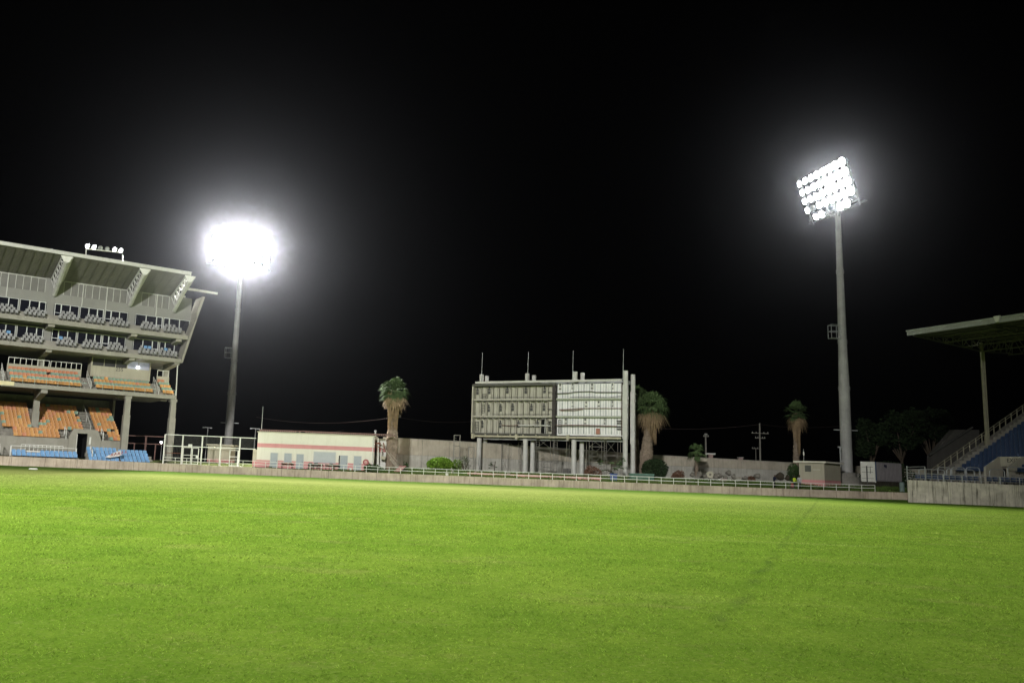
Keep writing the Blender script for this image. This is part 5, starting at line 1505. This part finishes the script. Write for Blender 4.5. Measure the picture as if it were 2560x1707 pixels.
# ------------------------------------------------------------------ container on a dark plinth
K2, cw, cd = corner_box(2189, 110.5, 2156, 112.2, 2255, 114)
z0, z1 = at(2189, 1202, 110.5).z, at(2189, 1154, 110.5).z
ct = thing('container', 'white and grey site container raised on a dark plinth beside the blue stand', 'container', (K2.x, K2.y, 0), K2.yaw)
mb = MB(); mb.m = 0; mb.box(.1, 0, z0, cw, cd, z1)
x = .35
while x < cw - .1: mb.box(x, -.035, z0 + .15, x + .16, 0, z1 - .15); x += .33
mb.m = 1; mb.box(.0, .003, z0, .0995, cd, z1 + .001); mb.m = 2; mb.box(.0995, -.04, z0, .3, -.002, z1)
mb.build('body', [mat('dull grey container', (.3, .28, .29), .6, .12, .8, streak=.5), WHITE, mat('blue trim', (.04, .09, .2), .6)], ct)
mb = MB()
for (y0, y1, za, zb_) in ((cd * .12, cd * .92, z0 + 1.1, z0 + 1.14), (cd * .12, cd * .92, z0 + .3, z0 + .34), (cd * .12, cd * .92, z1 - .7, z1 - .66)): mb.box(-.03, y0, za, -.001, y1, zb_)
mb.box(-.04, cd * .52, z0 - 1, -.002, cd * .6, z1 - .55); mb.box(-.03, cd * .3, z0 + .95, -.003, cd * .33, z1 - .6)
mb.build('door_bar', STEELD, ct)
mb = MB(); mb.box(.12, .1, .5, cw - .05, cd - .05, z0 - .004); mb.build('plinth', mat('dark block plinth', (.07, .065, .05), .95, .4, 2), ct)
mb = MB(); mb.box(.02, .05, z0 - .12, .11, cd - .05, z0 - .002); mb.box(0, -.05, z0 - .2, .12, .04, z0 + .1); mb.build('skid', WHITE, ct)
x, z = K2.py(2213, 1165, -.05)
mb = MB(); mb.box(x - .28, -.06, z - .12, x - .02, -.037, z + .2); mb.box(x + .06, -.06, z - .2, x + .34, -.037, z + .17); mb.box(x - .05, -.06, z + .05, x + .1, -.037, z + .1)
mb.build('emblem', mat('navy print', (.015, .02, .06), .6), ct)
m = MB(); m.tube((0, 0, 0), (0, 0, 1.3), .28, .28, 12); m.lathe((0, 0, 1.3), [(.28, 0), (.25, .12), (.1, .18)], 12)
p = at(2262, 1222, 104); o = m.build('drum', mat('dull teal drum', (.2, .27, .25), .6, .2)); o.location = (p.x, p.y + .6, .75); tag(o, 'pale upright drum in the gap between container and stained retaining wall', 'drum')

# ------------------------------------------------------------------ utility poles and cables beyond the wall
def upole(label, px, Y, ptop, arms, r=.15, m=BARK):
    x = xat(px, Y); top = at(px, ptop, Y).z
    t = thing('utility_pole', label, 'utility pole', (x, Y, 1.3), 0, 'utility poles beyond the rear wall')
    MB().tube((0, 0, 0), (0, 0, top - 1.3), r, r * .7, 8).build('pole', mat('grey wood pole', (.3, .29, .25), .85, .2), t)
    for py, w_ in arms:
        z = at(px, py, Y).z - 1.3
        a = MB(); a.bar((-w_, -.15, z), (w_, -.15, z), .13); o = a.build('cross_arm', MATS['grey wood pole'], t)
        for s in (-.9, -.45, .45, .9): MB().tube((w_ * s, -.15, z + .06), (w_ * s, -.15, z + .3), .06, .04, 6).build('insulator', GREYW, o)
    return V3((x, Y, top))
u1 = upole('tall utility pole with two crossarms beyond the rear wall beside the dim slender palm', 1902, 168, 1058, ((1083, 1.7), (1095, 1.0)), .2)
u2 = upole('pale stubby utility pole top with one short crossarm beyond the rear wall', 1765.5, 185, 1083, ((1091, .6), (1087, .3)), .24)
u3 = upole('faint thin pole with a single arm beside the tall utility pole', 1891, 190, 1119, ((1121, .9),), .1)
x = xat(990, 126)
p = at(989, 1040, 126)
t = thing('utility_pole', 'thin grey pole with a small box right beside the shaggy palm trunk', 'utility pole', (p.x + .2, 126, 1.3), 0, 'utility poles beyond the rear wall')
MB().tube((0, 0, 0), (0, 0, p.z - 1.0), .14, .11, 8).build('pole', GALV, t)
MB().box(-.35, -.3, p.z - 1.5, .6, .1, p.z - 1.1).build('fitting', STEELD, t)
pt = V3((p.x + .2, 126, p.z - .1))
def cable(a, b, sag, label):
    a, b = V3(a), V3(b); pts = [a.lerp(b, k / 24) - V3((0, 0, sag * 4 * (k / 24) * (1 - k / 24))) for k in range(25)]
    o = MB().path(pts, .035, 5).build('overhead_cable', mat('brown cable', (.045, .028, .024), .7)); tag(o, label, 'cable', 'overhead cables')
cable(pt, at(1190, 1052, 150), .5, 'overhead cable running from the palm pole towards the scoreboard')
cable(pt, at(640, 1042, 150), 1.0, 'overhead cable running from the palm pole over the clubhouse')
cable(u1 - V3((0, 0, .2)), at(1640, 1070, 180), .5, 'overhead cable running from the tall utility pole towards the scoreboard')
cable(u1 - V3((0, 0, .2)), at(2120, 1062, 175), .6, 'overhead cable running from the tall utility pole past the tower')
cable(at(560, 1095, 150), at(860, 1075, 150), .8, 'overhead cable low behind the clubhouse roof')
# pale canopy and pinkish pillars behind the wall
for px, pt_, lab, cap in ((1777, 1136, 'pinkish pillar with a flat white cap just beyond the rear wall', True), (1852, 1144, 'plain pinkish pillar just beyond the rear wall', False)):
    Y = 150; x = xat(px, Y); top = at(px, pt_, Y).z
    t = thing('pillar', lab, 'pillar', (x, Y, 1.3), 0, 'pillars beyond the rear wall')
    MB().box(-.35, -.35, 0, .35, .35, top - 1.3).build('shaft', mat('pinkish pillar', (.38, .26, .24), .85), t)
    MB().box(-.75 if cap else -.4, -.5, top - 1.3, .7 if cap else .4, .5, top - 1.3 + (.25 if cap else .1)).build('cap', GREYW, t)

# ------------------------------------------------------------------ the other stand: stained wall, blue seats, cantilever roof
wa = at(2268, 1200, 93); wb_ = at(2560, 1214.6, 89)
WR = Fr(wa.x, wa.y, math.atan2(wb_.y - wa.y, wb_.x - wa.x))
rw = thing('retaining_wall', 'stained white retaining wall below the blue stand', 'wall', (WR.x, WR.y, 0), WR.yaw)
WLN = 24
mb = MB()
n = 12
for k in range(n):
    a, b = WLN * k / n + .012, WLN * (k + 1) / n - .012; za = 2.42 - .014 * a; zb_ = 2.42 - .014 * b; j = RND.uniform(-.012, .012)
    mb._add([(a, j, -.3), (b, j, -.3), (b, .35, -.3), (a, .35, -.3), (a, j, za), (b, j, zb_), (b, .35, zb_), (a, .35, za)], [(0, 3, 2, 1), (4, 5, 6, 7), (0, 1, 5, 4), (1, 2, 6, 5), (2, 3, 7, 6), (3, 0, 4, 7)])
mb.box(1.9, .36, -.3, 2.2, 11, 2.4)
mb.build('wall_panel', mat('stained whitewash', (.66, .62, .5), .9, .32, .9, streak=1.4, stain=(.08, .075, .055), bump=.35, bscale=6), rw)
mb = MB(); mb.box(.1, .1, -.3, WLN, .3, 2.0); mb.build('joint_filler', CONCD, rw)
rr = thing('parapet_rail', 'grey steel railing along the top of the stained retaining wall', 'railing', WR.w(0, .18, 0), WR.yaw)
lw = lambda p: p - V3((0, .18, 0))
for dz in (.78, .52, .26): MB().tube((0, .18, 2.4 + dz), (WLN, .18, 2.08 + dz), .04 if dz > .7 else .025, n=6).build('rail', GALV, rr, lw)
for k in range(14):
    x = .05 + 1.72 * k; big = k % 3 == 2
    MB().tube((x, .18, 2.3 - .014 * x), (x, .18, 2.42 - .014 * x + (1.5 if k < 2 else .8)), .09 if big else .055, n=8).build('post', GALV, rr, lw)
for dz in (1.4, 1.1): MB().tube((0.05, .18, 2.4 + dz), (1.77, .18, 2.4 + dz + .1), .03, n=6).build('rail', GALV, rr, lw)

_l = at(2267, 826, 98); _r = at(2560, 780.7, 85.7)
T = Fr(_l.x, _l.y, math.atan2(_r.y - _l.y, _r.x - _l.x))
rs = thing('blue_stand', 'dark stand with blue seats, cantilever truss roof and a white exit tunnel', 'grandstand', (T.x, T.y, 0), T.yaw)
ST0 = T.pxp(2369, 1166, .9); ST1 = T.pxp(2463, 1092.6, .4)
sl0 = (ST1[1] - ST0[1]) / (ST1[0] - ST0[0])
Y0s, Z0s = ST0[0] - .3, 3.0
NR = 25; rd = .8; rz = .8 * sl0
XE = 24
EX = [T.py(2461, 1193, Y0s - .3)[0], 0]
ex0 = T.pxp(2462, 1165, 0)
# the exit tunnel sits where its front post shows
ey = Y0s + .4
exa = T.py(2459, 1165, ey)[0]; exb = T.py(2515, 1165, ey)[0]
mb = MB()
for i in range(NR):
    y = Y0s + rd * i; z = Z0s + rz * i
    if y < ey + 3.2:
        mb.box(0, y, z - 1.2, exa - .01, y + rd + .01, z); mb.box(exb + .26, y, z - 1.2, XE, y + rd + .01, z)
        if y > ey + 2.4: mb.box(exa - .01, y, z - .5, exb + .26, y + rd + .01, z)
    else: mb.box(0, y, z - 1.2, XE, y + rd + .01, z)
for i in range(NR * 2): mb.box(.03, Y0s + rd * i / 2, Z0s + rz * i / 2 - .5, 1.2, Y0s + rd * (i + 1) / 2 + .2, Z0s + rz * i / 2 + .16) if i % 2 else None
mb.build('terrace', STEP, rs)
# deck in front of the terrace (down to the retaining wall)
pts = [WR.w(.3, .34), WR.w(WLN, .34), T.w(XE, Y0s + .3), T.w(0, Y0s + .3), T.w(-1.5, Y0s + .3)]
pts = [T.l(p) for p in pts]
mb = MB(); mb.prism([(p.x, p.y) for p in pts], 'z', 2.0, 2.25); mb.build('deck', CONCD, rs)
# outer parapet and stair railing on the end of the terrace
mb = MB(); mb.prism([(Y0s - 1.2, 2.0), (Y0s + rd * NR, 2.0), (Y0s + rd * NR, Z0s + rz * NR + .35), (Y0s - .6, Z0s - .1), (Y0s - 1.2, Z0s - .3)], 'x', -.32, -.02)
mb.build('end_parapet', CONCD, rs)
pr = T.pxp(2312, 1165, -.2)
y = Y0s - 1.0; k = 0
mb = MB()
while y < Y0s + rd * NR:
    z = Z0s + rz / rd * (y - Y0s); mb = MB(); mb.tube((-.17, y, z - .3), (-.17, y, z + 1.35), .07, n=6); mb.build('stair_post', mat('pale yellow rail', (.25, .235, .17), .6, .15), rs)
    y += 1.15
for dz in (1.3, 1.0): 
    mb = MB(); ya = Y0s - 1.0; yb = Y0s + rd * NR; mb.tube((-.17, ya, Z0s - rz / rd + dz - .0), (-.17, yb, Z0s + rz / rd * (yb - Y0s) + dz), .045, n=6); mb.build('stair_rail', MATS['pale yellow rail'], rs)
# exit tunnel
wt = mat('tunnel white paint', (.52, .49, .4), .8, .1, .8, streak=.3)
hi = Z0s + rz / rd * 2.6 + 1.15
for x in (exa, exb):
    mb = MB(); mb.prism([(ey, 2.25), (ey, 4.15), (ey + 2.6, hi), (ey + 2.9, hi), (ey + 2.9, 2.25)], 'x', x, x + .24); mb.build('tunnel_wall', wt, rs)
mb = MB(); mb.box(exa + .245, ey + 2.55, 4.35, exb - .005, ey + 2.8, hi - .01); mb.build('tunnel_head', wt, rs)
mb = MB(); mb.box(exa + .245, ey + 2.85, 2.25, exb - .005, ey + 2.95, 4.35); mb.build('tunnel_opening', DARK, rs)
text('EXIT', .62, ((exa + exb) / 2 + .35, ey + 2.535, (4.35 + hi) / 2 + .1), (PI / 2, 0, 0), BLACKP, rs)
# hooped barriers on the deck
def hoop(px0, px1, pyt, pyb, Y, i, lab):
    a, b = at(px0, pyb, Y), at(px1, pyb, Y); top = at((px0 + px1) / 2, pyt, Y).z; zb_ = 2.25
    t = thing('hoop_barrier', lab, 'barrier', (a.x, a.y, zb_), 0, 'hooped barriers of the blue stand')
    wd = (b - a).length; h = top - zb_; m = MB(); r = .28
    P = [V3((0, 0, 0)), V3((0, 0, h - r))] + [V3((r - r * math.cos(u), 0, h - r + r * math.sin(u))) for u in (.4, .8, 1.2, PI / 2)] + [V3((wd - r + r * math.sin(u), 0, h - r + r * math.cos(u))) for u in (0, .4, .8, 1.2, PI / 2)] + [V3((wd, 0, 0))]
    m.path(P, .05, 6); m.build('hoop', GALV, t)
    MB().tube((0, 0, h * .45), (wd, 0, h * .45), .035, n=6).build('bar', GALV, t)
for i, (a, b, pt_, pb, Y, l) in enumerate(((2298, 2362, 1173, 1190, 94.5, 'low hooped barrier nearest the outer stair of the blue stand'), (2367, 2436, 1173, 1190, 94, 'low hooped barrier in the front row just before the exit tunnel'), (2345, 2377, 1168, 1188, 96.5, 'taller hooped barrier behind the first low hoop'), (2380, 2413, 1168, 1188, 96, 'taller hooped barrier in the middle of the rear row'), (2416, 2450, 1168, 1188, 95.5, 'taller hooped barrier touching the exit tunnel wall'), (2475, 2512, 1173, 1196, 92, 'hooped barrier standing right before the exit tunnel'), (2520, 2580, 1168, 1190, 91.5, 'long hooped barrier past the exit tunnel'))):
    hoop(a, b, pt_, pb, Y, i, l)
# seats
restb = []; cnt = 0
for i in range(1, NR - 1):
    j = 0; x = 1.6
    while x < 15.5:
        y = Y0s + rd * i + .45; z = Z0s + rz * i
        if not (exa - .35 < x < exb + .6 and y < ey + 3.4):
            p = T.w(x, y, z + .6); q = p - V3((0, 0, EYE)); zc = q.dot(FWD); px_c = PPX + FPX * q.dot(CR) / zc
            if px_c < 2572:
                if cnt < 190 and (RND.random() < 2):
                    cnt += 1
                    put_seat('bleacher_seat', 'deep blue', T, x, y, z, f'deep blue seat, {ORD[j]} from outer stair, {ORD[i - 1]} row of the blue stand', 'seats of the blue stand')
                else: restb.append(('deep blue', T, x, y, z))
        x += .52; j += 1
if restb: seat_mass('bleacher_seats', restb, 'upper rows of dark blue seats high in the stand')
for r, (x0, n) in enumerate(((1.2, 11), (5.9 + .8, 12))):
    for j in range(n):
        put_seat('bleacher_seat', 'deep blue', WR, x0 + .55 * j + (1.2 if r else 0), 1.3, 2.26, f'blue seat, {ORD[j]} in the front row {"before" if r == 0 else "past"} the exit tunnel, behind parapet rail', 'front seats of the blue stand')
# roof, fascia, trusses, columns
zr0 = _l.z; roofy = 19.0
mb = MB(); mb.prism([(.2, zr0 - .55), (roofy, zr0 + .6), (roofy, zr0 + .85), (.2, zr0 - .2)], 'x', 0.05, XE); mb.build('roof', mat('dark roof sheet', (.028, .028, .027), .7, .2, .7), rs)
mb = MB(); mb.box(-.05, -.12, zr0 - .16, XE, .25, zr0 + .0); mb.build('gutter', mat('grey fascia metal', (.32, .33, .32), .5, .15, .8, streak=.3), rs)
mb = MB(); x = 0
while x < XE: mb.box(x, .0, zr0 - .62, x + .12, .1, zr0 - .18); mb.box(x + .12, .03, zr0 - .62, x + .24, .1, zr0 - .18); x += .24
mb.build('corrugated_fascia', MATS['grey fascia metal'], rs)
mb = MB(); x, z = T.py(2494, 797, -.15); mb.prism([(x - .35, z + .3), (x + .35, z + .3), (x + .15, z - .35), (x - .15, z - .35)], 'y', -.3, -.13); mb.build('loudspeaker', GREYW, rs)
yel = mat('olive truss paint', (.1, .096, .075), .7, .2)
yc = ST1[0] + .0; zc_ = T.pxp(2452, 880, .6)[1]
for cx in (.6, 9.2, 17.8):
    m = MB(); m.bar((cx, .3, zr0 - .66), (cx, yc, zc_ + .1), .14); m.bar((cx, yc, zc_ + .1), (cx, roofy - 1, zr0 - 1.2), .16)
    m.bar((cx, .3, zr0 - .62), (cx, roofy - .5, zr0 + .35), .14)
    n = 7
    for k in range(n):
        f, f2 = k / n, (k + 1) / n; lo = lambda u: V3((cx, .3 + (yc - .3) * u, zr0 - .66 + (zc_ + .1 - zr0 + .66) * u)); hi_ = lambda u: V3((cx, .3 + (yc - .3) * u, zr0 - .6 + .06 * (yc) * u))
        m.bar(lo(f2), hi_(f2), .09); m.bar(lo(f2), hi_(f), .07)
    for k in range(5):
        f, f2 = k / 5, (k + 1) / 5; lo = lambda u: V3((cx, yc + (roofy - 1 - yc) * u, zc_ + .1 + (zr0 - 1.2 - zc_ - .1) * u)); hi_ = lambda u: V3((cx, yc + (roofy - 1 - yc) * u, zr0 - .5 + .06 * (yc + (roofy - yc) * u)))
        m.bar(lo(f), hi_(f2), .09); m.bar(lo(f2), hi_(f2), .08)
    m.build('roof_truss', yel, rs)
    zb_ = Z0s + rz / rd * (yc - Y0s) - .3
    m = MB(); m.tube((cx, yc, zb_), (cx, yc, zb_ + 1.6), .3, .3, 12); m.tube((cx, yc, zb_ + 1.6), (cx, yc, zr0 - .4), .2, .2, 12); m.tube((cx + .34, yc - .1, zb_), (cx + .34, yc - .1, zc_), .07, .07, 6)
    m.build('column', mat('pale column paint', (.24, .22, .16), .6, .15), rs)
for yy, z1_, z2_ in ((yc, zc_ + .1, zr0 - .2), (yc * .45, None, None), (yc * .72, None, None), (yc + 5, None, None)):
    lo = z1_ if z1_ else (zr0 - .66 + (zc_ + .1 - zr0 + .66) * min(1, yy / yc)); hi_ = z2_ if z2_ else zr0 - .6 + .06 * yy
    m = MB(); m.bar((.6, yy, lo), (XE, yy, lo), .12); m.bar((.6, yy, hi_), (XE, yy, hi_), .12)
    n = 14
    for k in range(n):
        xa, xb = .6 + (XE - .6) * k / n, .6 + (XE - .6) * (k + 1) / n; m.bar((xa, yy, lo), ((xa + xb) / 2, yy, hi_), .07); m.bar(((xa + xb) / 2, yy, hi_), (xb, yy, lo), .07)
    m.build('cross_truss', yel, rs)
mb = MB()
for k in range(10): mb.bar((.1, 1 + 1.9 * k, zr0 - .6 + .06 * (1 + 1.9 * k)), (XE, 1 + 1.9 * k, zr0 - .6 + .06 * (1 + 1.9 * k)), .1)
mb.build('purlin', yel, rs)
# grey shed roof behind the end of the stand
a = at(2325, 1138, 112); b = at(2448, 1074, 112)
sd = thing('rear_shed', 'grey shed with a sloping roof edge seen behind the outer stair of the blue stand', 'shed', (a.x, 112, 0), 0)
wd = b.x - a.x
mb = MB(); mb.prism([(0, 1.4), (wd, 1.4), (wd, b.z), (wd - 3.2, b.z - .1), (0.3, a.z)], 'y', 0, 1.2); mb.build('wall', mat('dull grey render', (.07, .067, .062), .9, .15), sd)
mb = MB(); mb.bar((-.2, -.2, a.z + .05), (wd - 1.0, -.2, b.z + .3), .3, .16); mb.build('roof_edge', STEELD, sd)

# ------------------------------------------------------------------ people by the railing
def person(label, px, Y, h, yaw, pose, top, bottom, hood=False, lean=.0):
    """one continuous skinned body: joints as vertices, a radius for each"""
    x = xat(px, Y); z = bankz(x, Y)
    V, E, R_ = [], [], []
    def v(p, r, par=None):
        V.append(V3(p)); R_.append(r)
        if par is not None: E.append((par, len(V) - 1))
        return len(V) - 1
    L = lambda yy, zz: yy - lean * max(0, zz - .95)
    def J(px_, py_, pz_): return (px_, L(py_, pz_), pz_)
    pel = v(J(0, 0, .95), .14); wa_ = v(J(0, 0, 1.12), .125, pel); chst = v(J(0, -.01, 1.32), .15, wa_); nk0 = v(J(0, .01, 1.45), .09, chst); nk = v(J(0, .0, 1.52), .055, nk0)
    h1 = v(J(0, -.02, 1.6), .085, nk); h2 = v(J(0, -.015, 1.68), .1, h1); h3 = v(J(0, 0, 1.75), .07, h2)
    nose = v(J(0, -.125, 1.63), .018, h1)
    for s in (-1, 1):
        hip = v((s * .09, 0, .88), .1, pel); kn = v((s * .11, -.03 + pose[2] * s, .49), .062, hip); an = v((s * .12, .03 + pose[2] * s * 1.6, .09), .042, kn); ft = v((s * .13, -.14 + pose[2] * s * 1.6, .035), .04, an)
        sh = v(J(s * .17, 0, 1.41), .075, chst)
        el = v(J(s * (.23 + pose[0] * .1), .02 - pose[1] * .12, 1.14), .047, sh)
        wr = v(J(s * (.2 - pose[1] * .02), -.05 - pose[1] * .28, .93 + pose[1] * .17), .032, el)
        dirn = (V[wr] - V[el]).normalized(); pm = v(V[wr] + dirn * .06, .03, wr)
        sd_ = V3((s, 0, 0)); 
        for f in range(4):
            b0 = v(V[pm] + dirn * .035 + V3((0, (f - 1.5) * .02, 0)), .011, pm); v(V[b0] + dirn * (.05 - abs(f - 1.4) * .008) + V3((-s * .02, 0, 0)), .009, b0)
        th = v(V[wr] + dirn * .04 + V3((-s * .02, -.04, 0)), .011, wr); v(V[th] + dirn * .035 + V3((-s * .01, -.01, 0)), .009, th)
    me = bpy.data.meshes.new('body'); me.from_pydata([tuple(p) for p in V], E, [])
    o = bpy.data.objects.new('body', me); COL.objects.link(o)
    m = o.modifiers.new('skin', 'SKIN'); m.use_smooth_shade = True
    for i, sv in enumerate(me.skin_vertices[0].data): sv.radius = (R_[i], R_[i] * (.78 if i in (0, 1, 2) else 1)); sv.use_root = i == 0
    sub = o.modifiers.new('sub', 'SUBSURF'); sub.levels = 1; sub.render_levels = 1
    dg = bpy.context.evaluated_depsgraph_get(); em = bpy.data.meshes.new_from_object(o.evaluated_get(dg)); bpy.data.objects.remove(o)
    em.materials.clear()
    for mm in (SKIN, top, bottom, BLACKP): em.materials.append(mm)
    for p in em.polygons:
        c = p.center; arm = abs(c.x) > .19
        if c.z < .1: i = 3
        elif c.z < .93 and not (arm and c.z > .7): i = 2
        elif c.z > 1.5: i = 1 if hood and c.y > -.09 else 0
        elif arm and c.z < 1.0 and c.y < .2: i = 0 if pose[1] < .5 and c.z < .94 or c.y < -.3 else 1
        else: i = 1
        p.material_index = i; p.use_smooth = True
    b = bpy.data.objects.new('person', em); COL.objects.link(b); b.location = (x, Y, z); b.rotation_euler = (0, 0, yaw); k = h / 1.8; b.scale = (k, k, k)
    tag(b, label, 'person', 'people by the railing')
    hm_ = MB()
    if not hood:
        hm_.lathe((0, L(0, 1.7) + .012, 1.62), [(.1, .0), (.108, .06), (.1, .12), (.06, .165), (.01, .18)], 12)
        hm_.v = [(a, c, d) for a, c, d in hm_.v if True]
        ho = hm_.build('hair', BLACKP, b, smooth=True)
    return b
person('person in dark navy hooded top leaning over the railing', 1935, 105.3, 1.75, .5, (.2, .9, .02), NAVY, DCLOTH, True, .22)
person('person in bright yellow safety vest and dark trousers near the small hut', 1986, 105.6, 1.66, .3, (.1, .7, .04), YELV, DCLOTH)
person('person in white shirt and dark trousers by the pink base of the hut', 1999, 105.4, 1.75, -.4, (.3, .2, .06), WCLOTH, DCLOTH)
m = MB(); m.prism([(-.16, 0), (.16, 0), (.14, .34), (.06, .36), (.05, .5), (-.05, .5), (-.06, .36), (-.14, .34)], 'y', -.08, .08)
o = m.build('bag', mat('red bag cloth', (.35, .04, .05), .8)); o.location = (xat(1980.5, 105.5), 105.5, bankz(xat(1980.5, 105.5), 105.5) + .25); tag(o, 'red bag held low beside the person in the yellow safety vest', 'bag')
m = MB(); m.box(-.25, -.2, 0, .25, .2, .27); o = m.build('crate', STEELD); o.location = (xat(1980.5, 105.5), 105.5, bankz(xat(1980.5, 105.5), 105.5) - .02); tag(o, 'dark low crate under the red bag behind the railing', 'crate')
# ------------------------------------------------------------------ light levels
SKY_STR = .05
HAZE_D = 3.0e-5
HAZE_G = .976
def head_spots(base, yaw, H, aim, power, angle, tag_):
    """four lamps spread over a tower's head"""
    out = []
    bx, kx = (2.3, .5) if yaw < 0 else (0, 1)
    for k, (dx, dz) in enumerate(((-3.4, 1.4), (0, 1.4), (3.4, 1.4), (-1.8, -1.2), (1.8, -1.2))):
        p = V3(H) + Matrix.Rotation(yaw, 3, 'Z') @ V3((dx * kx + bx, -.1, dz))
        out.append((f'{tag_}_lamp', p, aim, power / 5, angle, .6, 1.0))
    return out
SPOTS += head_spots(TWL, LYAW, HEADL, (0, 62, 0), 2.5e6, 62, 'tower')
SPOTS += head_spots(TWR, RYAW, HEADR, (0, 72, 0), 3.4e5, 78, 'tower')
SPOTS.append(('field_lamp', V3((-26, -42, 42)), (-22, 98, 4), 9.8e5, 76, 1.0, 2.5))
SPOTS.append(('field_lamp', V3((40, -45, 42)), (-2, 16, 0), 8.0e4, 64, .9, 2.5))
# ------------------------------------------------------------------ camera, sky, haze, lights, render settings
cam = bpy.data.cameras.new('camera'); co = bpy.data.objects.new('camera', cam); COL.objects.link(co)
cam.sensor_width = 36; cam.lens = FPX / 2560 * 36; cam.shift_x = (1280 - PPX) / 2560; cam.clip_end = 2000; cam.clip_start = .1
M = Matrix((CR, CU, -FWD)).transposed().to_4x4(); M.translation = (0, 0, EYE)
co.matrix_world = M; S.camera = co

wld = bpy.data.worlds.new('World'); S.world = wld; wld.use_nodes = True
nt = wld.node_tree; bg = nt.nodes['Background']
sky = nt.nodes.new('ShaderNodeTexSky'); sky.sky_type = 'NISHITA'; sky.sun_disc = False
sky.sun_elevation = math.radians(-6); sky.sun_rotation = math.radians(200); sky.altitude = 0
nt.links.new(sky.outputs[0], bg.inputs[0]); bg.inputs[1].default_value = SKY_STR

hm = bpy.data.materials.new('haze'); hm.use_nodes = True
nt = hm.node_tree; nt.nodes.remove(nt.nodes['Principled BSDF'])
pv = nt.nodes.new('ShaderNodeVolumePrincipled'); pv.inputs['Color'].default_value = (.87, .9, 1.0, 1); pv.inputs['Density'].default_value = HAZE_D; pv.inputs['Anisotropy'].default_value = HAZE_G
pv.inputs['Density Attribute'].default_value = ''
nt.links.new(pv.outputs[0], nt.nodes['Material Output'].inputs['Volume'])
hb = MB().box(-330, -130, -2, 330, 560, 62).build('haze', hm); hb['kind'] = 'stuff'
hm.cycles.homogeneous_volume = True
hb.display_type = 'WIRE'


def spot(name, loc, aim, power, angle, blend, size, col=(1, .99, .95)):
    l = bpy.data.lights.new(name, 'SPOT'); l.energy = power; l.spot_size = math.radians(angle); l.spot_blend = blend; l.shadow_soft_size = size; l.color = col
    o = bpy.data.objects.new(name, l); COL.objects.link(o); o.location = loc
    o.rotation_euler = (V3(aim) - V3(loc)).to_track_quat('-Z', 'Y').to_euler()
    return o


for args in SPOTS: spot(*args)

S.view_settings.view_transform = 'Standard'; S.view_settings.look = 'None'; S.view_settings.exposure = 0; S.view_settings.gamma = 1
S.render.engine = 'CYCLES'
cy = S.cycles
cy.use_denoising = True; cy.denoiser = 'OPENIMAGEDENOISE'
cy.max_bounces = 5; cy.diffuse_bounces = 3; cy.glossy_bounces = 3; cy.transmission_bounces = 4; cy.volume_bounces = 0; cy.transparent_max_bounces = 8
cy.sample_clamp_indirect = 4; cy.use_light_tree = True
cy.caustics_reflective = False; cy.caustics_refractive = False
S.render.film_transparent = False
